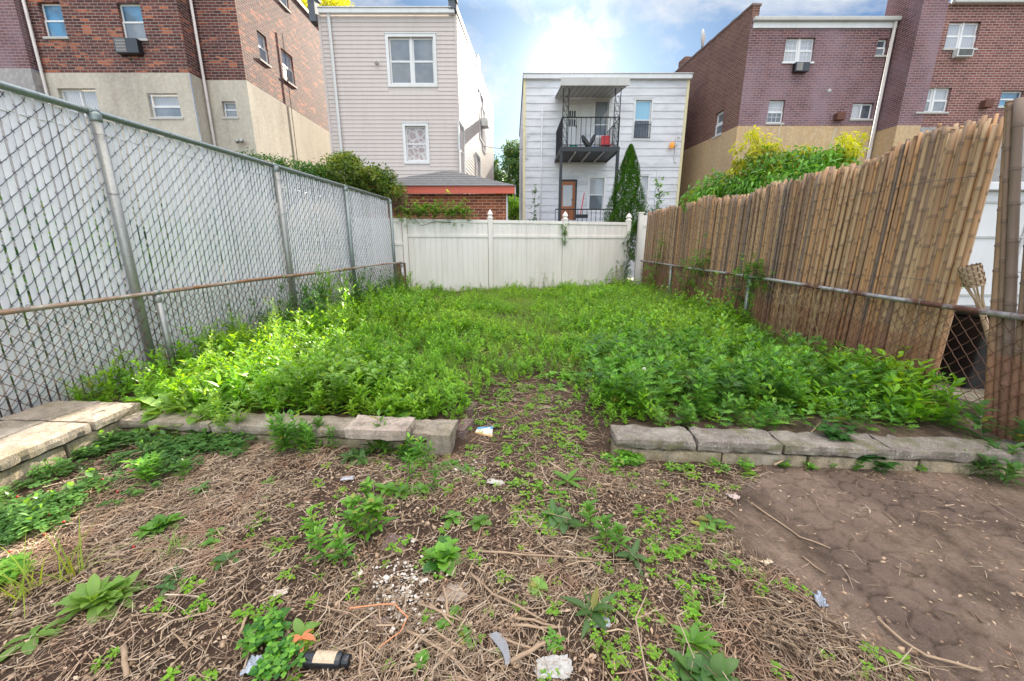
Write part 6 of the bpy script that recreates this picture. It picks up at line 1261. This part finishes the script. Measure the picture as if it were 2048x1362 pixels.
# shrub in the left corner
def P3(px, py, Y): x, z = AtY(px, py, Y); return (x, Y, z)
def blob(px, py, Y, rx, rz, ry=None): x, z = AtY(px, py, Y); return (x, Y, z, rx, ry or rx, rz)
tree('shrub', 'rounded shrub with yellow-green leaves rising above the left fence corner', 'shrub', [(-5.0, 13.2, 0), (-5.0, 13.2, 1.6), (-5.0, 13.2, 3.0)], .07,
     [blob(690, 345, 13, .8, .5), blob(640, 365, 12.6, .5, .5), blob(745, 365, 13, .62, .45), blob(785, 385, 13.1, .42, .4), blob(720, 395, 13, .8, .5), blob(760, 350, 13.1, .5, .3), blob(690, 320, 13, .4, .25), blob(655, 340, 13.1, .35, .3)], 15000, .095, .045, M['leaf_bush'], 4, gap=.40, gs=2.2)
b = MB()
for i in range(240):
    x, z = AtY(795+random.gauss(0, 9), 408+random.gauss(0, 12), 13.0); x += 0; a = R_(0, 6.3); b.tube([(x, 13+R_(-.2, .2), z), (x+R_(-.15, .15), 13+R_(-.2, .2), z+R_(-.1, .12)), (x+R_(-.25, .25), 13+R_(-.2, .2), z+R_(-.3, .1))], .005, 3)
tag(b.build('bramble', plain('bramble', (.2, .1, .075), .9, var=.4), None), 'tangle of bare reddish brown twigs at the left fence corner', 'twigs')
tree('hedge', 'green hedge showing above the left fence top rail in front of the beige stucco', 'hedge', [(-6.8, 12.2, 0), (-6.8, 12.2, 1.5), (-6.8, 12.2, 2.6)], .06,
     [blob(500, 322, 11.5, .35, .3), blob(540, 335, 11.8, .5, .35), blob(585, 345, 12, .5, .4), blob(625, 352, 12.2, .5, .4), blob(560, 370, 11.8, .8, .5), blob(480, 330, 11.3, .25, .2)], 6500, .085, .04, M['leaf_dark'], 6, gap=.38)
# plants behind slats
tree('shrub', 'bright green bush glimpsed through the slats of the left fence', 'shrub', [(-5.3, 5.6, 0), (-5.3, 5.6, 1.2)], .03, [(-5.2, 5.2, 1.4, .35, .9, .7), (-5.3, 6.2, 1.2, .4, .8, .9), (-5.2, 4.0, 1.4, .3, .6, .6)], 1500, .09, .04, M['leaf_peach'], 8)
hb = []
for y_ in np.arange(1.2, 12.4, .45): hb += [(xt(y_)-.75, y_, R_(.5, .9), .4, .45, .7), (xt(y_)-.8, y_, R_(1.5, 1.9), .35, .45, .7)]
tree('hedge', 'dark leafy hedge glimpsed through the gaps of the slatted fence', 'hedge', [(-5.6, 5, 0), (-5.6, 5, .8), (-5.5, 5, 1.4)], .04, hb, 6500, .12, .06, M['leaf_dark'], 44, limbs=False, gap=.2, hollow=.1)
# bushy weeds along the foot of the left fence
for i, (y_, s_) in enumerate([(5.2, .9), (5.8, 1.1), (6.5, 1.4), (7.2, 1.6), (7.9, 1.7), (8.8, 1.6), (9.9, 1.4), (11.0, 1.3), (12.0, 1.2)]):
    c_ = (XL(y_)+.28, y_, .12); plant_obj('fence_weed', scatter([weedstem(.75, 40, .12, .022, 8), mugwort(.55, 26, .15, .1, 3)], [c_]*10+rng.normal(0, .2, (10, 3))*[.8, 1, 0], (.6*s_, 1.0*s_), .15), M['leaf_mug2'] if i % 4 else M['leaf_lawn'], 'bushy green weed at the foot of the left chain-link fence', 'weed', 'weeds at the foot of the left chain-link fence')
# peach-like tree on the right
bl = [blob(1530, 330, 10.5, .7, .42), blob(1450, 375, 10.8, .7, .42), blob(1600, 335, 10, .75, .42), blob(1660, 320, 9.6, .5, .32), blob(1400, 400, 11, .5, .35), blob(1570, 375, 10, 1.1, .45), blob(1500, 385, 10.5, .9, .5), blob(1640, 360, 9.6, .8, .45)]
tree('fruit_tree', 'leafy green tree with long drooping leaves rising above the bamboo screen', 'tree', [(6.9, 10.4, 0), (6.9, 10.4, 1.6), (6.8, 10.3, 2.9)], .09, bl, 8500, .15, .05, M['leaf_peach2'], 12, droop=.7, shape='lance', k=3, gap=.36)
tops = []
for px, py, Y, n_ in ((1525, 282, 10.5, 9), (1495, 312, 10.5, 6), (1712, 285, 9.4, 6), (1690, 310, 9.5, 6), (1645, 305, 9.8, 5), (1570, 318, 10.2, 5), (1600, 312, 10.1, 5), (1480, 335, 10.6, 4)):
    for _ in range(n_): tops.append(blob(px+R_(-22, 22), py+R_(-18, 18), Y+R_(-.3, .3), .13, .14))
tree('fruit_tree_shoots', 'sunlit yellow new shoots on top of the drooping-leaved tree', 'tree', [(6.95, 10.6, 0), (6.95, 10.6, 1.6), (6.85, 10.5, 3.1)], .03, tops, 1500, .15, .045, M['leaf_yellow'], 13, droop=.5, shape='lance', k=3, gap=.2)
# cedar
th = thing('cedar_tree', 'narrow pointed green cedar beside the iron balcony of the white house', 'tree', (4.7, 17, 0)); b = MB(); b.tube([(4.62, 17, 0), (4.62, 17, 3.5)], [.09, .03], 8); b.build('trunk', M['bark'], th)
cx, zt_ = AtY(1262, 290, 17); n_ = 34000; zz = rng.uniform(0, 1, n_)**.75; a = rng.uniform(0, 2*math.pi, n_); hgt = zt_-1.0; rr = 1.0*np.clip((1-(1-zz))**.75+0, 0, 1)*(1+.22*np.sin(a*5+zz*22)+.18*rng.normal(0, 1, n_)*.5)
P = np.c_[cx-.06*zz+rr*np.cos(a), 17+rr*np.sin(a), zt_-zz*hgt]
LV, LQ = leaf(.085, .035, 2, .2, .2); P_ = []; yw = a+rng.normal(0, .5, n_); pt = .7+rng.normal(0, .35, n_)
V = np.tile(LV[None], (n_, 1, 1)); x_, y_, z_ = V[:, :, 0], V[:, :, 1], V[:, :, 2]; c, s_ = np.cos(pt)[:, None], np.sin(pt)[:, None]; x2 = x_*c-z_*s_; z2 = x_*s_+z_*c; c, s_ = np.cos(yw)[:, None], np.sin(yw)[:, None]
V = np.stack([x2*c-y_*s_, x2*s_+y_*c, z2], 2)+P[:, None]; Q = LQ[None]+(np.arange(n_)*len(LV))[:, None, None]; C = np.zeros((n_, len(LV), 3)); C[:, :, 0] = rng.uniform(0, 1, n_)[:, None]; C[:, :, 1] = rng.uniform(.1, .8, n_)[:, None]
place('crown', npmesh('c', V.reshape(-1, 3), Q.reshape(-1, 4), C.reshape(-1, 3), True), M['leaf_cedar'], th)
# far trees
def rblobs(c, R, n, r, seed):
    g = np.random.default_rng(seed); o = []
    for _ in range(n): d = g.normal(size=3); d /= np.linalg.norm(d); k = g.uniform(.35, 1); o.append((c[0]+d[0]*R[0]*k, c[1]+d[1]*R[1]*k, c[2]+d[2]*R[2]*k, r*g.uniform(.7, 1.2), r*g.uniform(.7, 1.2), r*g.uniform(.5, .9)))
    return o
tree('street_tree', 'dark green tree standing between the beige and white houses', 'tree', [(-.9, 40, 0), (-.9, 40, 3), (-.7, 40, 6)], .25, rblobs((-.6, 40, 7.6), (2.4, 2, 3.4), 22, 1.0, 2), 15000, .24, .13, M['leaf_tree'], 22, gap=.4, gs=.8)
tree('street_tree', 'lighter yellow-green tree low in the gap between the houses', 'tree', [(.2, 35, 0), (.2, 35, 2), (.2, 35, 3.6)], .15, rblobs((.1, 35, 4.4), (1.4, 1, 1.6), 12, .6, 3), 5000, .17, .1, M['leaf_peach'], 23, gap=.4, gs=1)
tree('street_tree', 'yellow-leaved treetop rising behind the beige house roof', 'tree', [(-14.5, 34, 0), (-14.5, 34, 8), (-14.2, 34, 13.5)], .3, rblobs((-14.2, 34, 17.5), (3.2, 2, 2.6), 24, 1.0, 5), 9000, .24, .14, M['leaf_yellow'], 24, gap=.42, gs=.8)
# greenery behind the bamboo gap
tree('shrub', 'leafy shrub behind the gap between the bamboo screens', 'shrub', [(4.9, 4.5, 0), (4.9, 4.5, .9)], .02, [(4.75, 4.45, 1.15, .25, .3, .45), (4.6, 4.1, .5, .2, .3, .35)], 420, .1, .045, M['leaf_peach'], 31)
cluster(1880, 800, 1, .01, .01, [clover()], M['leaf_mug'], 'seedling', 'sprout by the mesh of the fence gap', 'weed') if False else None
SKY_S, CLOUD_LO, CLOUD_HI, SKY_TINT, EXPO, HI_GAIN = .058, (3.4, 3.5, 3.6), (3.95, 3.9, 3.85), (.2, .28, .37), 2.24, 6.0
# ================================================================ camera, sun, sky
cam = bpy.data.cameras.new('camera'); cam.sensor_width = 36; cam.lens = F/2048*36; cam.clip_start = .05; cam.clip_end = 600
co = bpy.data.objects.new('camera', cam); COL.objects.link(co); co.location = (0, 0, H); co.rotation_euler = (math.pi/2-TH, 0, 0); S.camera = co
EL, AZ = math.radians(21.0), math.radians(7.0)     # azimuth from +Y towards +X
sd = np.array([math.sin(AZ)*math.cos(EL), math.cos(AZ)*math.cos(EL), math.sin(EL)])
sl = bpy.data.lights.new('sun', 'SUN'); sl.energy = 5; sl.angle = math.radians(.6); sl.color = (1, .9, .74); so = bpy.data.objects.new('sun', sl); COL.objects.link(so)
from mathutils import Vector
so.rotation_euler = Vector(sd).to_track_quat('Z', 'Y').to_euler()
w = bpy.data.worlds.new('World'); S.world = w; w.use_nodes = True; nt = w.node_tree; nt.nodes.clear(); n = N(nt)
out = nt.nodes.new('ShaderNodeOutputWorld'); bg = nt.nodes.new('ShaderNodeBackground'); nt.links.new(bg.outputs[0], out.inputs[0]); bg.inputs[1].default_value = SKY_S
sky = nt.nodes.new('ShaderNodeTexSky'); sky.sky_type = 'NISHITA'; sky.sun_disc = False; sky.sun_elevation = EL; sky.sun_rotation = AZ; sky.air_density = 1.0; sky.dust_density = .6; sky.ozone_density = 1.5
g = n.coord('Generated'); sp_ = n.new('ShaderNodeSeparateXYZ'); n.set(sp_.inputs[0], g)
zz = n.math('ADD', n.math('MAXIMUM', sp_.outputs[2], 0.0), .22); cb = n.new('ShaderNodeCombineXYZ'); n.set(cb.inputs[0], n.math('DIVIDE', sp_.outputs[0], zz)); n.set(cb.inputs[1], n.math('DIVIDE', sp_.outputs[1], zz))
uv = n.mapping(cb.outputs[0], (1, 1, 1), (3.1, .6, 0)); c1 = n.noise(uv, 1.7, 9, .6, .5); c2 = n.noise(uv, 4.5, 8, .62, .3)
cov = n.ramp(n.math('MULTIPLY_ADD', c2, .3, n.math('MULTIPLY', c1, .85)), .53, .7)
dt = n.vmath('DOT_PRODUCT', g, tuple(sd)).outputs['Value']; au = n.math('POWER', n.math('MAXIMUM', dt, 0.0), 330.0)
cloud = n.mix(n.ramp(c2, .35, .65), CLOUD_LO, CLOUD_HI); au2 = n.math('POWER', n.math('MAXIMUM', dt, 0.0), 1800.0); disc = n.math('MULTIPLY', n.math('GREATER_THAN', dt, math.cos(math.radians(.5))), 40.0)
cloud = n.mix(au, cloud, tuple(4*x for x in CLOUD_HI))
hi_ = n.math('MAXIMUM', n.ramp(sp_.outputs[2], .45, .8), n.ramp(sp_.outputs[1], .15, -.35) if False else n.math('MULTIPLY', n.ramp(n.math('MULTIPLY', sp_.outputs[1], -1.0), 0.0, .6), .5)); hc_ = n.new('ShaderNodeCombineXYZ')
for i_ in range(3): n.set(hc_.inputs[i_], n.math('MULTIPLY_ADD', hi_, HI_GAIN*(1.12, 1.0, .84)[i_], 1.0))  # warm sky gain overhead and behind the camera, added to fill the shaded yard
skc = n.mix(1.0, sky.outputs[0], SKY_TINT, 'MULTIPLY'); glow = n.new('ShaderNodeCombineXYZ')
for i_ in range(3): n.set(glow.inputs[i_], n.math('ADD', n.math('MULTIPLY', au2, 9*(1, .9, .75)[i_]), disc))
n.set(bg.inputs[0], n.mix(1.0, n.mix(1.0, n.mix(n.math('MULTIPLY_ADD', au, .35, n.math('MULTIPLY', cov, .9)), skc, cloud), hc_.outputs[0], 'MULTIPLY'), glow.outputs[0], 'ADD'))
vs = S.view_settings; vs.view_transform = 'Standard'; vs.look = 'None'; vs.gamma = 1; vs.exposure = EXPO; vs.use_curve_mapping = False
S.cycles.max_bounces = 8; S.cycles.transparent_max_bounces = 8; S.cycles.caustics_reflective = False; S.cycles.caustics_refractive = False; S.cycles.sample_clamp_indirect = 6
S.cycles.use_denoising = True
